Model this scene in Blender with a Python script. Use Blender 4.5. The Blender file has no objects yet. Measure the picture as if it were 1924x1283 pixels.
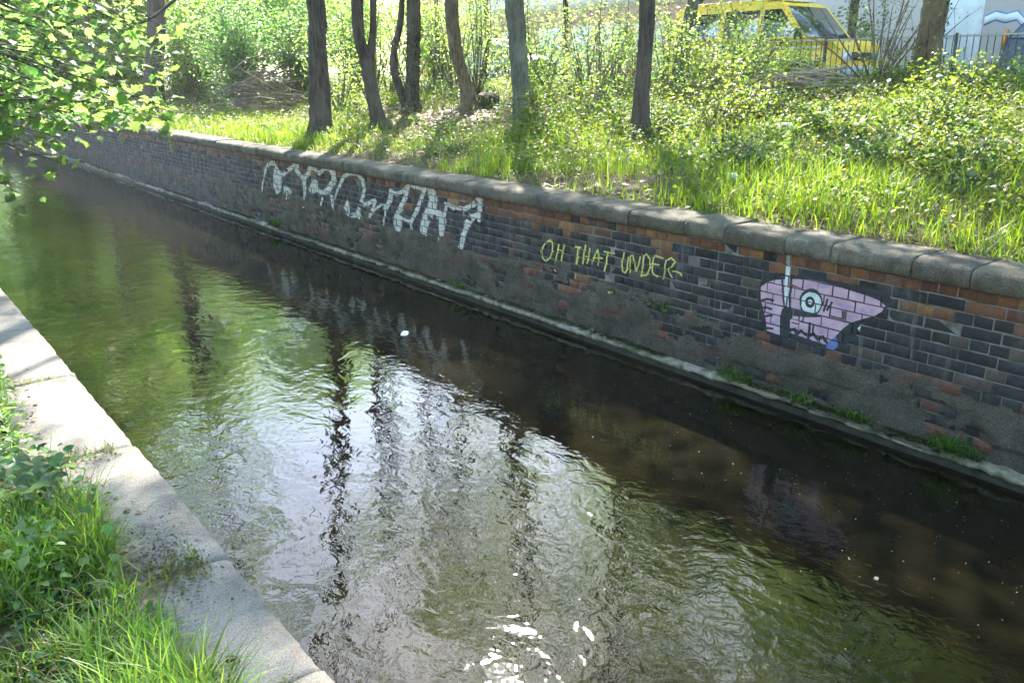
import bpy, math, random
import numpy as np
from mathutils import Vector

# ---------------------------------------------------------------- camera, sky, sun, exposure
sc = bpy.context.scene
COL = sc.collection
PITCH, YAW, EYE = math.radians(17.40), math.radians(37.83), 2.18
cam_d = bpy.data.cameras.new('camera'); cam = bpy.data.objects.new('camera', cam_d); COL.objects.link(cam)
cam.location = (0, 0, EYE); cam.rotation_euler = (math.pi/2-PITCH, 0, -YAW)
cam_d.sensor_width = 36; cam_d.lens = 29.94; cam_d.clip_start = .05; cam_d.clip_end = 1500
sc.camera = cam
SUN_AZ, SUN_EL = math.radians(38.0), math.radians(41.0)      # azimuth from +Y towards +X
world = bpy.data.worlds.new('World'); sc.world = world; world.use_nodes = True
wn = world.node_tree; wn.nodes.clear()
sky = wn.nodes.new('ShaderNodeTexSky'); sky.sky_type = 'NISHITA'; sky.sun_disc = False
sky.sun_elevation = SUN_EL; sky.sun_rotation = SUN_AZ; sky.air_density = 1.0; sky.dust_density = .6; sky.ozone_density = 1.0
bg = wn.nodes.new('ShaderNodeBackground'); bg.inputs['Strength'].default_value = .15
wo = wn.nodes.new('ShaderNodeOutputWorld')
wn.links.new(sky.outputs[0], bg.inputs[0]); wn.links.new(bg.outputs[0], wo.inputs[0])
sun_d = bpy.data.lights.new('sun', 'SUN'); sun = bpy.data.objects.new('sun', sun_d); COL.objects.link(sun)
sun_d.energy = 5.0; sun_d.angle = math.radians(.53); sun_d.color = (1, .94, .84)
sdir = Vector((math.sin(SUN_AZ)*math.cos(SUN_EL), math.cos(SUN_AZ)*math.cos(SUN_EL), math.sin(SUN_EL)))
sun.rotation_euler = sdir.to_track_quat('Z', 'Y').to_euler(); sun.location = (20, 25, 30)
sc.view_settings.view_transform = 'Standard'; sc.view_settings.look = 'None'
sc.view_settings.exposure = 2.95; sc.view_settings.gamma = 1; sc.view_settings.use_curve_mapping = False
sc.render.engine = 'CYCLES'
cy = sc.cycles
cy.max_bounces = 8; cy.diffuse_bounces = 3; cy.glossy_bounces = 3; cy.transmission_bounces = 4; cy.transparent_max_bounces = 4
cy.caustics_reflective = False; cy.caustics_refractive = False; cy.sample_clamp_indirect = 6
cy.use_denoising = True; cy.use_adaptive_sampling = True; cy.adaptive_threshold = .02

rng = np.random.default_rng(7); random.seed(7)
R = np.radians

# ---------------------------------------------------------------- materials
def new_mat(name):
    m = bpy.data.materials.new(name); m.use_nodes = True
    nt = m.node_tree; nt.nodes.clear()
    out = nt.nodes.new('ShaderNodeOutputMaterial')
    return m, nt, out
def nd(nt, typ, **kw):
    n = nt.nodes.new(typ)
    for k, v in kw.items():
        if k in n.inputs: n.inputs[k].default_value = v
        else: setattr(n, k, v)
    return n
def rgba(c): return (c[0], c[1], c[2], 1)
def coords(nt, scale=(1, 1, 1)):
    g = nt.nodes.new('ShaderNodeNewGeometry'); mp = nt.nodes.new('ShaderNodeMapping')
    mp.inputs['Scale'].default_value = scale
    nt.links.new(g.outputs['Position'], mp.inputs['Vector']); return mp.outputs[0]
def noise(nt, vec, scale, detail=4, rough=.55, dist=0):
    n = nd(nt, 'ShaderNodeTexNoise', Scale=scale, Detail=detail, Roughness=rough, Distortion=dist)
    nt.links.new(vec, n.inputs['Vector']); return n.outputs['Fac']
def ramp(nt, fac, stops, interp='LINEAR'):
    r = nt.nodes.new('ShaderNodeValToRGB'); e = r.color_ramp; e.interpolation = interp
    while len(e.elements) < len(stops): e.elements.new(.5)
    for el, (p, c) in zip(e.elements, stops):
        el.position = p; el.color = rgba(c) if hasattr(c, '__len__') else (c, c, c, 1)
    nt.links.new(fac, r.inputs[0]); return r.outputs['Color']
def mix(nt, a, b, fac, mode='MIX'):
    m = nt.nodes.new('ShaderNodeMix'); m.data_type = 'RGBA'; m.blend_type = mode
    for sock, v in ((m.inputs[0], fac), (m.inputs[6], a), (m.inputs[7], b)):
        if isinstance(v, (int, float)): sock.default_value = v
        elif isinstance(v, tuple): sock.default_value = rgba(v)
        else: nt.links.new(v, sock)
    return m.outputs[2]
def bump(nt, h, strength=.5, dist=.02, normal=None):
    b = nd(nt, 'ShaderNodeBump', Strength=strength, Distance=dist); nt.links.new(h, b.inputs['Height'])
    if normal is not None: nt.links.new(normal, b.inputs['Normal'])
    return b.outputs[0]
def princ(nt, out, col, rough=.8, spec=.3, metal=0, normal=None):
    p = nd(nt, 'ShaderNodeBsdfPrincipled', Metallic=metal)
    p.inputs['Specular IOR Level'].default_value = spec
    for k, v in (('Base Color', col), ('Roughness', rough)):
        if isinstance(v, tuple): p.inputs[k].default_value = rgba(v)
        elif isinstance(v, (int, float)): p.inputs[k].default_value = v
        else: nt.links.new(v, p.inputs[k])
    if normal is not None: nt.links.new(normal, p.inputs['Normal'])
    nt.links.new(p.outputs[0], out.inputs[0]); return p
def attr(nt, name='Col'):
    a = nt.nodes.new('ShaderNodeAttribute'); a.attribute_name = name; return a.outputs['Color']

def noisy(name, c1, c2, scale=6, rough=.85, spec=.25, bscale=60, bstr=.4, bdist=.01, stretch=(1, 1, 1), metal=0, c3=None, s3=1.3, obj_tint=False):
    m, nt, out = new_mat(name); v = coords(nt, stretch)
    col = ramp(nt, noise(nt, v, scale, 6, .62), [(.32, c1), (.68, c2)])
    if c3 is not None: col = mix(nt, col, c3, ramp(nt, noise(nt, v, s3, 5, .6), [(.48, 0), (.62, 1)]))
    if obj_tint:
        oi = nt.nodes.new('ShaderNodeObjectInfo'); col = mix(nt, col, oi.outputs['Color'], 1.0, 'MULTIPLY')
    princ(nt, out, col, rough, spec, metal, bump(nt, noise(nt, v, bscale, 5, .65), bstr, bdist)); return m

def leaf_mat(name, trans=.5, gloss=.35, tcol=(1.5, 1.35, .5), rough=.4):
    m, nt, out = new_mat(name); a = attr(nt)
    v = coords(nt); vary = ramp(nt, noise(nt, v, 3.0, 3), [(.3, .75), (.7, 1.2)])
    base = mix(nt, a, vary, 1.0, 'MULTIPLY')
    tr = mix(nt, base, tcol, 1.0, 'MULTIPLY')
    p = nd(nt, 'ShaderNodeBsdfPrincipled', Roughness=rough); p.inputs['Specular IOR Level'].default_value = gloss
    nt.links.new(base, p.inputs['Base Color'])
    t = nt.nodes.new('ShaderNodeBsdfTranslucent'); nt.links.new(tr, t.inputs[0])
    ms = nd(nt, 'ShaderNodeMixShader'); ms.inputs[0].default_value = trans
    nt.links.new(p.outputs[0], ms.inputs[1]); nt.links.new(t.outputs[0], ms.inputs[2]); nt.links.new(ms.outputs[0], out.inputs[0])
    return m

M = {}
M['leaf'] = leaf_mat('young_leaf', .6, .3, (3.3, 3.5, 3.0), .5)
M['leaf_dark'] = leaf_mat('shrub_leaf', .5, .3, (3.2, 3.4, 2.2), .5)
M['ground_leaf'] = leaf_mat('ground_cover_leaf', .45, .3, (2.7, 2.5, 1.4), .48)
M['grass'] = leaf_mat('grass_blade', .5, .35, (2.7, 2.6, 1.2), .45)
M['litter'] = leaf_mat('dead_leaf', .25, .3, (1.3, 1.1, .8), .6)
M['petal'] = leaf_mat('petal', .3, .3, (1.1, 1, .8), .5)

def bark(name, c1, c2, moss=None):
    m, nt, out = new_mat(name); v = coords(nt, (1, 1, .16))
    n1 = noise(nt, v, 26, 6, .65, .6); n0 = noise(nt, coords(nt), 2.2, 4)
    col = ramp(nt, n1, [(.34, c1), (.66, c2)])
    col = mix(nt, col, (c2[0]*1.3, c2[1]*1.35, c2[2]*1.25), ramp(nt, n0, [(.5, 0), (.75, .7)]))
    if moss: col = mix(nt, col, moss, ramp(nt, noise(nt, coords(nt), 5, 5, .7), [(.52, 0), (.68, .8)]))
    princ(nt, out, col, .9, .15, 0, bump(nt, n1, .9, .03)); return m
M['bark'] = bark('bark', (.028, .022, .017), (.10, .083, .066))
M['bark_green'] = bark('bark_green', (.05, .05, .04), (.16, .16, .13), (.09, .11, .06))
M['bark_ochre'] = bark('bark_ochre', (.04, .032, .02), (.17, .135, .085))
M['twig'] = bark('twig', (.07, .055, .04), (.2, .165, .125))
M['dry_twig'] = bark('dry_twig', (.2, .165, .125), (.42, .36, .29))

# brickwork: per object colour times per vertex colour, sooted and scuffed
def brick_mat():
    m, nt, out = new_mat('brick_face'); v = coords(nt)
    oi = nt.nodes.new('ShaderNodeObjectInfo')
    base = mix(nt, attr(nt), oi.outputs['Color'], 1.0, 'MULTIPLY')
    base = mix(nt, base, ramp(nt, noise(nt, v, 28, 6, .7), [(.25, .55), (.75, 1.45)]), 1.0, 'MULTIPLY')
    base = mix(nt, base, (.13, .125, .115), ramp(nt, noise(nt, coords(nt, (1, 1, .55)), 4.2, 6, .68), [(.54, 0), (.78, .55)]))
    base = mix(nt, base, (.30, .29, .28), ramp(nt, noise(nt, coords(nt, (1, .5, .3)), 9, 5, .75), [(.68, 0), (.80, .5)]))
    base = mix(nt, base, (.26, .25, .235), ramp(nt, noise(nt, coords(nt, (1, 1, .10)), 15, 4, .6), [(.62, 0), (.74, .35)]))
    base = mix(nt, base, (.055, .045, .034), ramp(nt, noise(nt, coords(nt, (1, .8, 1.5)), 2.1, 6, .7), [(.46, 0), (.66, .32)]))
    princ(nt, out, base, ramp(nt, noise(nt, v, 12), [(.3, .5), (.7, .8)]), .4, 0, bump(nt, noise(nt, v, 70, 6, .72), .9, .012)); return m
M['brick'] = brick_mat()
M['mortar'] = noisy('mortar', (.065, .06, .052), (.215, .20, .175), 9, .95, .1, 120, .6, .01, c3=(.10, .097, .09), s3=2.2)
def crust_mat():
    m, nt, out = new_mat('silt_crust'); v = coords(nt)
    c = ramp(nt, noise(nt, v, 5, 6, .65), [(.3, (.056, .049, .041)), (.7, (.145, .130, .108))])
    c = mix(nt, c, ramp(nt, noise(nt, v, 95, 4, .75), [(.3, .45), (.5, 1.0), (.72, 1.75)]), 1.0, 'MULTIPLY')
    c = mix(nt, c, (.14, .066, .04), ramp(nt, noise(nt, coords(nt, (1, .5, 2.2)), 5.5, 6, .7), [(.54, 0), (.70, .7)]))
    c = mix(nt, c, (.028, .024, .02), ramp(nt, noise(nt, coords(nt, (1, .35, 3)), 7, 5, .7), [(.56, 0), (.70, .7)]))
    c = mix(nt, c, (.05, .06, .025), ramp(nt, noise(nt, v, 1.9, 5, .7), [(.56, 0), (.74, .5)]))
    princ(nt, out, c, .95, .15, 0, bump(nt, noise(nt, v, 60, 6, .75), 1.0, .03)); return m
M['crust'] = crust_mat()
def coping_mat():
    m, nt, out = new_mat('coping_stone'); v = coords(nt); oi = nt.nodes.new('ShaderNodeObjectInfo')
    c = ramp(nt, noise(nt, v, 7, 6, .68), [(.3, (.050, .045, .035)), (.7, (.145, .133, .108))])
    c = mix(nt, c, ramp(nt, noise(nt, v, 110, 4, .7), [(.3, .5), (.5, 1.0), (.72, 1.5)]), 1.0, 'MULTIPLY')
    c = mix(nt, c, (.19, .185, .16), ramp(nt, noise(nt, v, 16, 5, .75), [(.58, 0), (.72, .6)]))
    c = mix(nt, c, oi.outputs['Color'], 1.0, 'MULTIPLY')
    princ(nt, out, c, .92, .2, 0, bump(nt, noise(nt, v, 70, 6, .72), .9, .016)); return m
M['coping'] = coping_mat()
M['footing'] = noisy('footing_stone', (.10, .088, .066), (.40, .355, .275), 11, .9, .2, 50, .8, .02, c3=(.10, .11, .06), s3=5)
M['wet_stone'] = noisy('wet_stone', (.010, .010, .007), (.040, .037, .027), 9, .85, .2, 60, .6, .015)
def concrete_mat():
    m, nt, out = new_mat('concrete'); v = coords(nt)
    c = ramp(nt, noise(nt, v, 4, 6, .65), [(.3, (.155, .138, .118)), (.7, (.275, .248, .213))])
    c = mix(nt, c, ramp(nt, noise(nt, v, 170, 3, .7), [(.32, .55), (.5, 1.0), (.70, 1.4)]), 1.0, 'MULTIPLY')
    c = mix(nt, c, (.085, .075, .058), ramp(nt, noise(nt, v, 2.6, 6, .7), [(.50, 0), (.72, .8)]))
    c = mix(nt, c, (.24, .16, .10), ramp(nt, noise(nt, v, 5.5, 6, .7), [(.56, 0), (.74, .55)]))
    princ(nt, out, c, .93, .2, 0, bump(nt, noise(nt, v, 150, 5, .7), .8, .008)); return m
M['concrete'] = concrete_mat()
M['moss'] = leaf_mat('moss_leaf', .3, .2, (1.8, 1.7, .5), .7)
def ground_mat():
    m, nt, out = new_mat('bank_soil'); v = coords(nt)
    c = ramp(nt, noise(nt, v, 22, 7, .7), [(.3, (.035, .026, .017)), (.52, (.10, .075, .05)), (.72, (.21, .165, .115))])
    c = mix(nt, c, (.05, .075, .018), ramp(nt, noise(nt, v, 1.6, 5, .6), [(.44, 0), (.6, .75)]))
    princ(nt, out, c, .95, .1, 0, bump(nt, noise(nt, v, 30, 6, .7), .9, .04)); return m
M['ground'] = ground_mat()
M['asphalt'] = noisy('asphalt', (.035, .035, .036), (.075, .073, .07), 40, .9, .2, 200, .5, .005)
M['paving'] = noisy('paving', (.16, .155, .15), (.30, .29, .275), 6, .9, .2, 90, .4, .005)
def plain(name, c, rough=.5, spec=.4, metal=0):
    return noisy(name, tuple(x*.85 for x in c), tuple(min(1, x*1.1) for x in c), 3, rough, spec, 40, .08, .003, metal=metal)
M['van_yellow'] = plain('van_yellow', (.86, .58, .05), .3, .5)
M['van_orange'] = plain('van_orange', (.75, .24, .02), .35, .5)
M['white_paint'] = plain('white_paint', (.72, .72, .70), .4, .5)
M['pale_plastic'] = plain('pale_plastic', (.5, .52, .54), .45, .5)
M['rubber'] = plain('rubber', (.02, .02, .02), .8, .2)
M['dark_plastic'] = plain('dark_plastic', (.035, .035, .037), .5, .4)
M['steel'] = plain('steel', (.5, .5, .5), .35, .5, 1)
M['iron'] = plain('painted_iron', (.035, .04, .042), .45, .5)
M['iron_rail'] = plain('sunlit_rail', (.40, .41, .40), .45, .6)  # paler than the bars: sunlight on the rails put into their colour
M['car_blue'] = plain('car_blue', (.09, .13, .22), .25, .6)
M['car_silver'] = plain('car_silver', (.45, .48, .52), .25, .6)
def glass_mat():
    m, nt, out = new_mat('window_glass')
    p = princ(nt, out, (.03, .04, .045), .04, .9); return m
M['glass'] = glass_mat()
M['lens'] = plain('lamp_lens', (.75, .77, .78), .1, .8)
M['amber'] = plain('amber_lens', (.7, .25, .02), .2, .6)
M['render_pink'] = noisy('pink_render', (.66, .38, .31), (.75, .46, .38), 1.2, .95, .1, 60, .3, .006)
M['render_beige'] = noisy('beige_render', (.70, .60, .50), (.80, .70, .60), 1.2, .95, .1, 60, .3, .006)
M['render_grey'] = noisy('grey_render', (.58, .56, .58), (.68, .65, .67), .8, .95, .1, 60, .3, .006)
M['ochre_plinth'] = noisy('ochre_plinth', (.55, .24, .05), (.68, .36, .08), 2, .9, .1, 60, .3, .006)
M['wall_white'] = plain('white_wall_paint', (.72, .80, .88), .9, .1)
M['wall_blue'] = plain('blue_wall_paint', (.10, .22, .66), .9, .1)
M['pale_door'] = plain('pale_door', (.62, .60, .58), .6, .3)
M['roof'] = noisy('roof_tile', (.14, .06, .045), (.24, .10, .07), 3, .9, .1, 40, .5, .02)
M['paint_silver'] = noisy('silver_paint', (.30, .305, .295), (.52, .53, .51), 12, .6, .3, 80, .3, .004)
M['paint_yellow'] = noisy('yellow_paint', (.30, .33, .07), (.56, .58, .17), 16, .6, .3, 80, .3, .004)
M['paint_black'] = noisy('black_paint', (.014, .017, .021), (.028, .033, .040), 20, .6, .3, 80, .3, .004)
M['paint_pink'] = noisy('pink_paint', (.30, .19, .27), (.46, .33, .42), 7, .6, .3, 80, .3, .004)
M['paint_joint'] = plain('painted_joint', (.11, .075, .11), .8, .2)
M['silver_joint'] = plain('silver_joint', (.15, .15, .145), .8, .2)
M['old_pipe_paint'] = plain('old_pipe_paint', (.22, .22, .20), .7, .3)
M['paint_violet'] = noisy('violet_paint', (.17, .15, .28), (.28, .25, .42), 20, .6, .3, 80, .3, .004)
M['paint_white'] = noisy('white_spray', (.36, .44, .46), (.55, .62, .64), 12, .6, .3, 80, .3, .004)
M['paint_blue'] = noisy('blue_paint', (.06, .09, .24), (.10, .15, .34), 20, .6, .3, 80, .3, .004)
M['dandelion'] = plain('dandelion', (.80, .42, .01), .6, .2)
M['white_block'] = noisy('white_block', (.55, .54, .52), (.75, .74, .71), 9, .9, .2, 60, .5, .01)
M['stem_green'] = plain('stem_green', (.10, .16, .03), .6, .3)

def water_mat():
    m, nt, out = new_mat('canal_water')
    g = nt.nodes.new('ShaderNodeNewGeometry'); pos = g.outputs['Position']
    sep = nt.nodes.new('ShaderNodeSeparateXYZ'); nt.links.new(pos, sep.inputs[0])
    # the stream runs rough in the open channel and slack beside the brick wall
    calm = nt.nodes.new('ShaderNodeMapRange'); calm.interpolation_type = 'SMOOTHSTEP'
    for k, v in (('From Min', 2.9), ('From Max', 4.4), ('To Min', 1.0), ('To Max', .22)): calm.inputs[k].default_value = v
    nt.links.new(sep.outputs[0], calm.inputs['Value'])
    patch = ramp(nt, noise(nt, coords(nt, (.8, .45, 1)), 1.1, 3, .5, .6), [(.3, .35), (.62, 1.45)])
    def layer(scale, amp, stretch, detail=2, dist=.5, rough=.5):
        n = noise(nt, coords(nt, stretch), scale, detail, rough, dist)
        mm = nd(nt, 'ShaderNodeMath', operation='MULTIPLY'); nt.links.new(n, mm.inputs[0]); mm.inputs[1].default_value = amp; return mm.outputs[0]
    def add(a, b, op='ADD'):
        mm = nd(nt, 'ShaderNodeMath', operation=op); nt.links.new(a, mm.inputs[0]); nt.links.new(b, mm.inputs[1]); return mm.outputs[0]
    fine = add(layer(13, WAVE[1], (1, .8, 1), 3, .8), layer(40, WAVE[2], (1, .8, 1), 2, .3))
    riffle = nt.nodes.new('ShaderNodeMapRange')
    for k, v in (('From Min', 1.2), ('From Max', 3.2), ('To Min', 2.4), ('To Max', 1.0)): riffle.inputs[k].default_value = v
    nt.links.new(sep.outputs[1], riffle.inputs['Value'])
    fine = add(add(fine, patch, 'MULTIPLY'), riffle.outputs[0], 'MULTIPLY')
    h = add(layer(3.6, WAVE[0], (1, .75, 1), 2, .8), fine)
    h = add(h, calm.outputs[0], 'MULTIPLY')
    b = nd(nt, 'ShaderNodeBump', Strength=1.0, Distance=1.0); nt.links.new(h, b.inputs['Height'])
    p = nd(nt, 'ShaderNodeBsdfPrincipled', Roughness=.018, IOR=1.38)
    p.inputs['Base Color'].default_value = (.0058, .0050, .0021, 1)
    nt.links.new(b.outputs[0], p.inputs['Normal']); nt.links.new(p.outputs[0], out.inputs[0]); return m
WAVE = (.0064, .0020, .00032)
M['water'] = water_mat()

# ---------------------------------------------------------------- geometry helpers
def link(name, me, parent=None, mats=()):
    for m in mats: me.materials.append(m)
    o = bpy.data.objects.new(name, me); COL.objects.link(o)
    if parent is not None: o.parent = parent
    return o
def np_mesh(name, V, F, mat, parent=None, col=None, midx=None, smooth=False, mats=None):
    """V (n,3); F list of equal-length int arrays or one (m,k) array; col (n,3)"""
    me = bpy.data.meshes.new(name); V = np.asarray(V, np.float32)
    Fs = F if isinstance(F, list) else [F]
    Fs = [np.asarray(f, np.int32) for f in Fs if len(f)]
    loops = np.concatenate([f.ravel() for f in Fs]); sizes = np.concatenate([np.full(len(f), f.shape[1], np.int32) for f in Fs])
    me.vertices.add(len(V)); me.vertices.foreach_set('co', V.ravel())
    me.loops.add(len(loops)); me.loops.foreach_set('vertex_index', loops)
    me.polygons.add(len(sizes)); me.polygons.foreach_set('loop_start', np.concatenate(([0], np.cumsum(sizes)[:-1])).astype(np.int32))
    try: me.polygons.foreach_set('loop_total', sizes)
    except Exception: pass
    if midx is not None: me.polygons.foreach_set('material_index', np.asarray(midx, np.int32))
    if smooth: me.polygons.foreach_set('use_smooth', np.ones(len(sizes), bool))
    if col is not None:
        a = me.color_attributes.new('Col', 'FLOAT_COLOR', 'POINT')
        c = np.ones((len(V), 4), np.float32); c[:, :3] = col; a.data.foreach_set('color', c.ravel())
    me.update(calc_edges=True); me.validate(verbose=False)
    return link(name, me, parent, mats if mats else [mat])
class MB:
    """collects boxes, tubes, prisms into one mesh"""
    def __init__(s): s.V = []; s.Q = []; s.T = []; s.n = 0
    def add(s, V, Q=(), T=()):
        V = np.asarray(V, float).reshape(-1, 3); s.V.append(V)
        if len(Q): s.Q.append(np.asarray(Q, int).reshape(-1, 4)+s.n)
        if len(T): s.T.append(np.asarray(T, int).reshape(-1, 3)+s.n)
        s.n += len(V); return s
    def box(s, x0, y0, z0, x1, y1, z1):
        V = [(x, y, z) for z in (z0, z1) for y in (y0, y1) for x in (x0, x1)]
        return s.add(V, [(0, 2, 3, 1), (4, 5, 7, 6), (0, 1, 5, 4), (2, 6, 7, 3), (0, 4, 6, 2), (1, 3, 7, 5)])
    def tube(s, P, rad, n=8, jitter=0, cap=True, lobe=None):
        P = np.asarray(P, float); rad = np.broadcast_to(np.asarray(rad, float), (len(P),))
        T = np.gradient(P, axis=0); T /= np.linalg.norm(T, axis=1)[:, None]+1e-9
        ref = np.array([1., 0, 0]) if abs(T[0][0]) < .8 else np.array([0, 1., 0])
        A = np.cross(T, ref); A /= np.linalg.norm(A, axis=1)[:, None]+1e-9; B = np.cross(T, A)
        th = np.linspace(0, 2*np.pi, n, endpoint=False)
        r = rad[:, None]*(1+(jitter*rng.normal(size=(len(P), n)) if jitter else 0))
        if lobe is not None: r = r*(1+lobe[:, None]*np.cos(5*th[None, :]+1.3)+.5*lobe[:, None]*np.cos(3*th[None, :]))
        V = P[:, None]+r[..., None]*(np.cos(th)[None, :, None]*A[:, None]+np.sin(th)[None, :, None]*B[:, None])
        V = V.reshape(-1, 3); i = np.arange(len(P)-1)[:, None]*n; j = np.arange(n)[None]; k = (j+1) % n
        Q = np.stack([i+j, i+k, i+n+k, i+n+j], -1).reshape(-1, 4)
        Tt = []
        if cap:
            V = np.vstack([V, P[-1], P[0]]); e = len(V)-2; b = (len(P)-1)*n
            Tt = [(b+a, b+(a+1) % n, e) for a in range(n)]+[((a+1) % n, a, e+1) for a in range(n)]
        return s.add(V, Q, Tt)
    def build(s, name, mat, parent=None, smooth=False, col=None):
        V = np.vstack(s.V); F = []
        if s.Q: F.append(np.vstack(s.Q))
        if s.T: F.append(np.vstack(s.T))
        c = None if col is None else np.tile(np.asarray(col, float), (len(V), 1))
        return np_mesh(name, V, F, mat, parent, c, smooth=smooth)
def prism(mb, poly, x0, x1):
    """side outline in (y,z) as a convex-ish fan-free prism along x: capped by bmesh triangulation"""
    from mathutils.geometry import tessellate_polygon
    n = len(poly); V = [(x0, y, z) for y, z in poly]+[(x1, y, z) for y, z in poly]
    tri = tessellate_polygon([[Vector((0, y, z)) for y, z in poly]])
    T = [tuple(t) for t in tri]+[tuple(i+n for i in reversed(t)) for t in tri]
    Q = [(i, (i+1) % n, (i+1) % n+n, i+n) for i in range(n)]
    mb.add(V, Q, T)

def thing(name, label, cat, loc=(0, 0, 0), group=None):
    o = bpy.data.objects.new(name, None); COL.objects.link(o); o.location = loc; o.empty_display_size = .2
    o['label'] = label; o['category'] = cat
    if group: o['group'] = group
    return o
def tag(o, label, cat, group=None):
    o['label'] = label; o['category'] = cat
    if group: o['group'] = group
    return o
def kind(o, k): o['kind'] = k; return o

# leaves -------------------------------------------------------------
DIAMOND = (np.array([(0, 0, 0), (.36, .45, .10), (0, 1, 0), (-.36, .45, .10)]), [], [(0, 1, 2), (0, 2, 3)])
OVATE = (np.array([(0, 0, 0), (.26, .18, .08), (.36, .45, .11), (.2, .78, .05), (0, 1.02, -.12), (-.2, .78, .05), (-.36, .45, .11), (-.26, .18, .08), (0, .45, 0)]),
         [(0, 1, 2, 8), (2, 3, 4, 8), (8, 4, 5, 6), (8, 6, 7, 0)], [])
_mp = [(0, 0), (.22, -.05), (.50, .02), (.36, .17), (.72, .36), (.40, .44), (.46, .66), (.20, .62), (0, 1.05)]
_mpl = [(-x, y) for x, y in _mp[1:-1]][::-1]
_mv = [(x, y, .12*abs(x)-.15*y*y) for x, y in _mp+_mpl]+[(0, .32, 0)]
MAPLE = (np.array(_mv), [], [(i, (i+1) % 16, 16) for i in range(16)])
def leaves(name, P, size, mat, col, parent=None, shape=DIAMOND, up=.5, droop=None, cvar=.25, axis=None):
    P = np.asarray(P, float); n = len(P)
    size = np.broadcast_to(size, (n,))*rng.uniform(.65, 1.3, n)
    N = rng.normal(size=(n, 3)); N /= np.linalg.norm(N, axis=1)[:, None]; N[:, 2] = np.abs(N[:, 2])+up*1.5
    N /= np.linalg.norm(N, axis=1)[:, None]
    A = rng.normal(size=(n, 3)) if axis is None else np.asarray(axis)+.5*rng.normal(size=(n, 3))
    if droop: A[:, 2] -= droop
    A -= (A*N).sum(1)[:, None]*N; A /= np.linalg.norm(A, axis=1)[:, None]+1e-9
    B = np.cross(A, N); T, q, t = shape
    V = P[:, None]+size[:, None, None]*(T[None, :, :1]*B[:, None]+T[None, :, 1:2]*A[:, None]+T[None, :, 2:]*N[:, None])
    k = len(T); off = (np.arange(n)*k)[:, None, None]; F = []
    if len(q): F.append((np.array(q)[None]+off).reshape(-1, 4))
    if len(t): F.append((np.array(t)[None]+off).reshape(-1, 3))
    c = np.asarray(col, float)
    if c.ndim == 1: c = np.tile(c, (n, 1))
    c = c*(1+cvar*rng.normal(size=(n, 1)))*(1+.12*rng.normal(size=(n, 3))); c = np.clip(c, .004, .9)
    return np_mesh(name, V.reshape(-1, 3), F, mat, parent, np.repeat(c, k, 0))
def blades(name, P, length, width, mat, col, parent=None, lean=.35, seg=3, cvar=.25, bend=.5):
    P = np.asarray(P, float); n = len(P)
    L = np.broadcast_to(length, (n,))*rng.uniform(.5, 1.3, n); a = rng.uniform(0, 2*np.pi, n)
    D = np.stack([np.cos(a), np.sin(a), 0*a], 1); S = np.stack([-np.sin(a), np.cos(a), 0*a], 1)
    ln = np.abs(rng.normal(0, lean, n)); bd = bend*rng.uniform(.2, 1.4, n)
    V = []
    for i in range(seg+1):
        t = i/seg; ang = ln+bd*t
        c = P+L[:, None]*(t*np.sin(ang))[:, None]*D+np.stack([0*a, 0*a, L*t*np.cos(np.minimum(ang, 1.5))], 1)
        w = width*(1-t**1.6)*.5+.0004
        V += [c-S*np.reshape(w, (-1, 1)), c+S*np.reshape(w, (-1, 1))]
    V = np.stack(V, 1); k = 2*(seg+1); off = (np.arange(n)*k)[:, None, None]
    q = np.array([(2*i, 2*i+1, 2*i+3, 2*i+2) for i in range(seg)])
    c = np.asarray(col, float)
    if c.ndim == 1: c = np.tile(c, (n, 1))
    c = np.clip(c*(1+cvar*rng.normal(size=(n, 1)))*(1+.1*rng.normal(size=(n, 3))), .004, .9)
    return np_mesh(name, V.reshape(-1, 3), (q[None]+off).reshape(-1, 4), mat, parent, np.repeat(c, k, 0))
# smooth value noise on numpy arrays
_tab = rng.random((64, 64))
def vnoise(x, y):
    x = np.asarray(x, float); y = np.asarray(y, float); xi = np.floor(x).astype(int); yi = np.floor(y).astype(int)
    fx = x-xi; fy = y-yi; fx = fx*fx*(3-2*fx); fy = fy*fy*(3-2*fy)
    g = lambda a, b: _tab[a % 64, b % 64]
    return (g(xi, yi)*(1-fx)+g(xi+1, yi)*fx)*(1-fy)+(g(xi, yi+1)*(1-fx)+g(xi+1, yi+1)*fx)*fy
def fbm(x, y, s=1, o=3):
    r = 0; a = .5; t = 0
    for i in range(o): r = r+a*vnoise(x*s*2**i+17*i, y*s*2**i+5*i); t += a; a *= .5
    return r/t
# ---------------------------------------------------------------- the setting
XL, XW = .83, 4.84                                              # path edge, brick face of the far wall
def gz(X, Y):
    X = np.asarray(X, float); Y = np.asarray(Y, float)
    right = np.minimum(1.15+.1*(X-5.2), 1.90)-.03*np.exp(-((X-14)/1.2)**2)
    amp = np.clip((X-5.15)/1.5, 0, 1)*np.clip((16-X)/1.5, 0, 1)
    right = right+amp*(.16*(fbm(X, Y, .55)-.5)+.06*(fbm(X, Y, 2.2)-.5))
    left = .55+.05*(fbm(X, Y, 1.3)-.5)*np.clip((.4-X)*3, 0, 1)+np.clip((-1-X)*.05, 0, .6)
    z = np.where(X > 4.99, right, np.where(X < .45, left, -.7))
    z = np.where(X > 15.65, 1.83, z)
    return z
xs = np.concatenate([[-400, -120, -40, -15, -8, -5, -3.5, -2.5, -2, -1.6, -1.3, -1, -.8, -.6], np.arange(-.45, .44, .15), [.44, .46, 2.5, 4.98, 5.0, 5.1], np.arange(5.2, 15.6, .16), [15.6, 15.7, 17, 20, 24, 26, 30, 45, 100, 400]])
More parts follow.
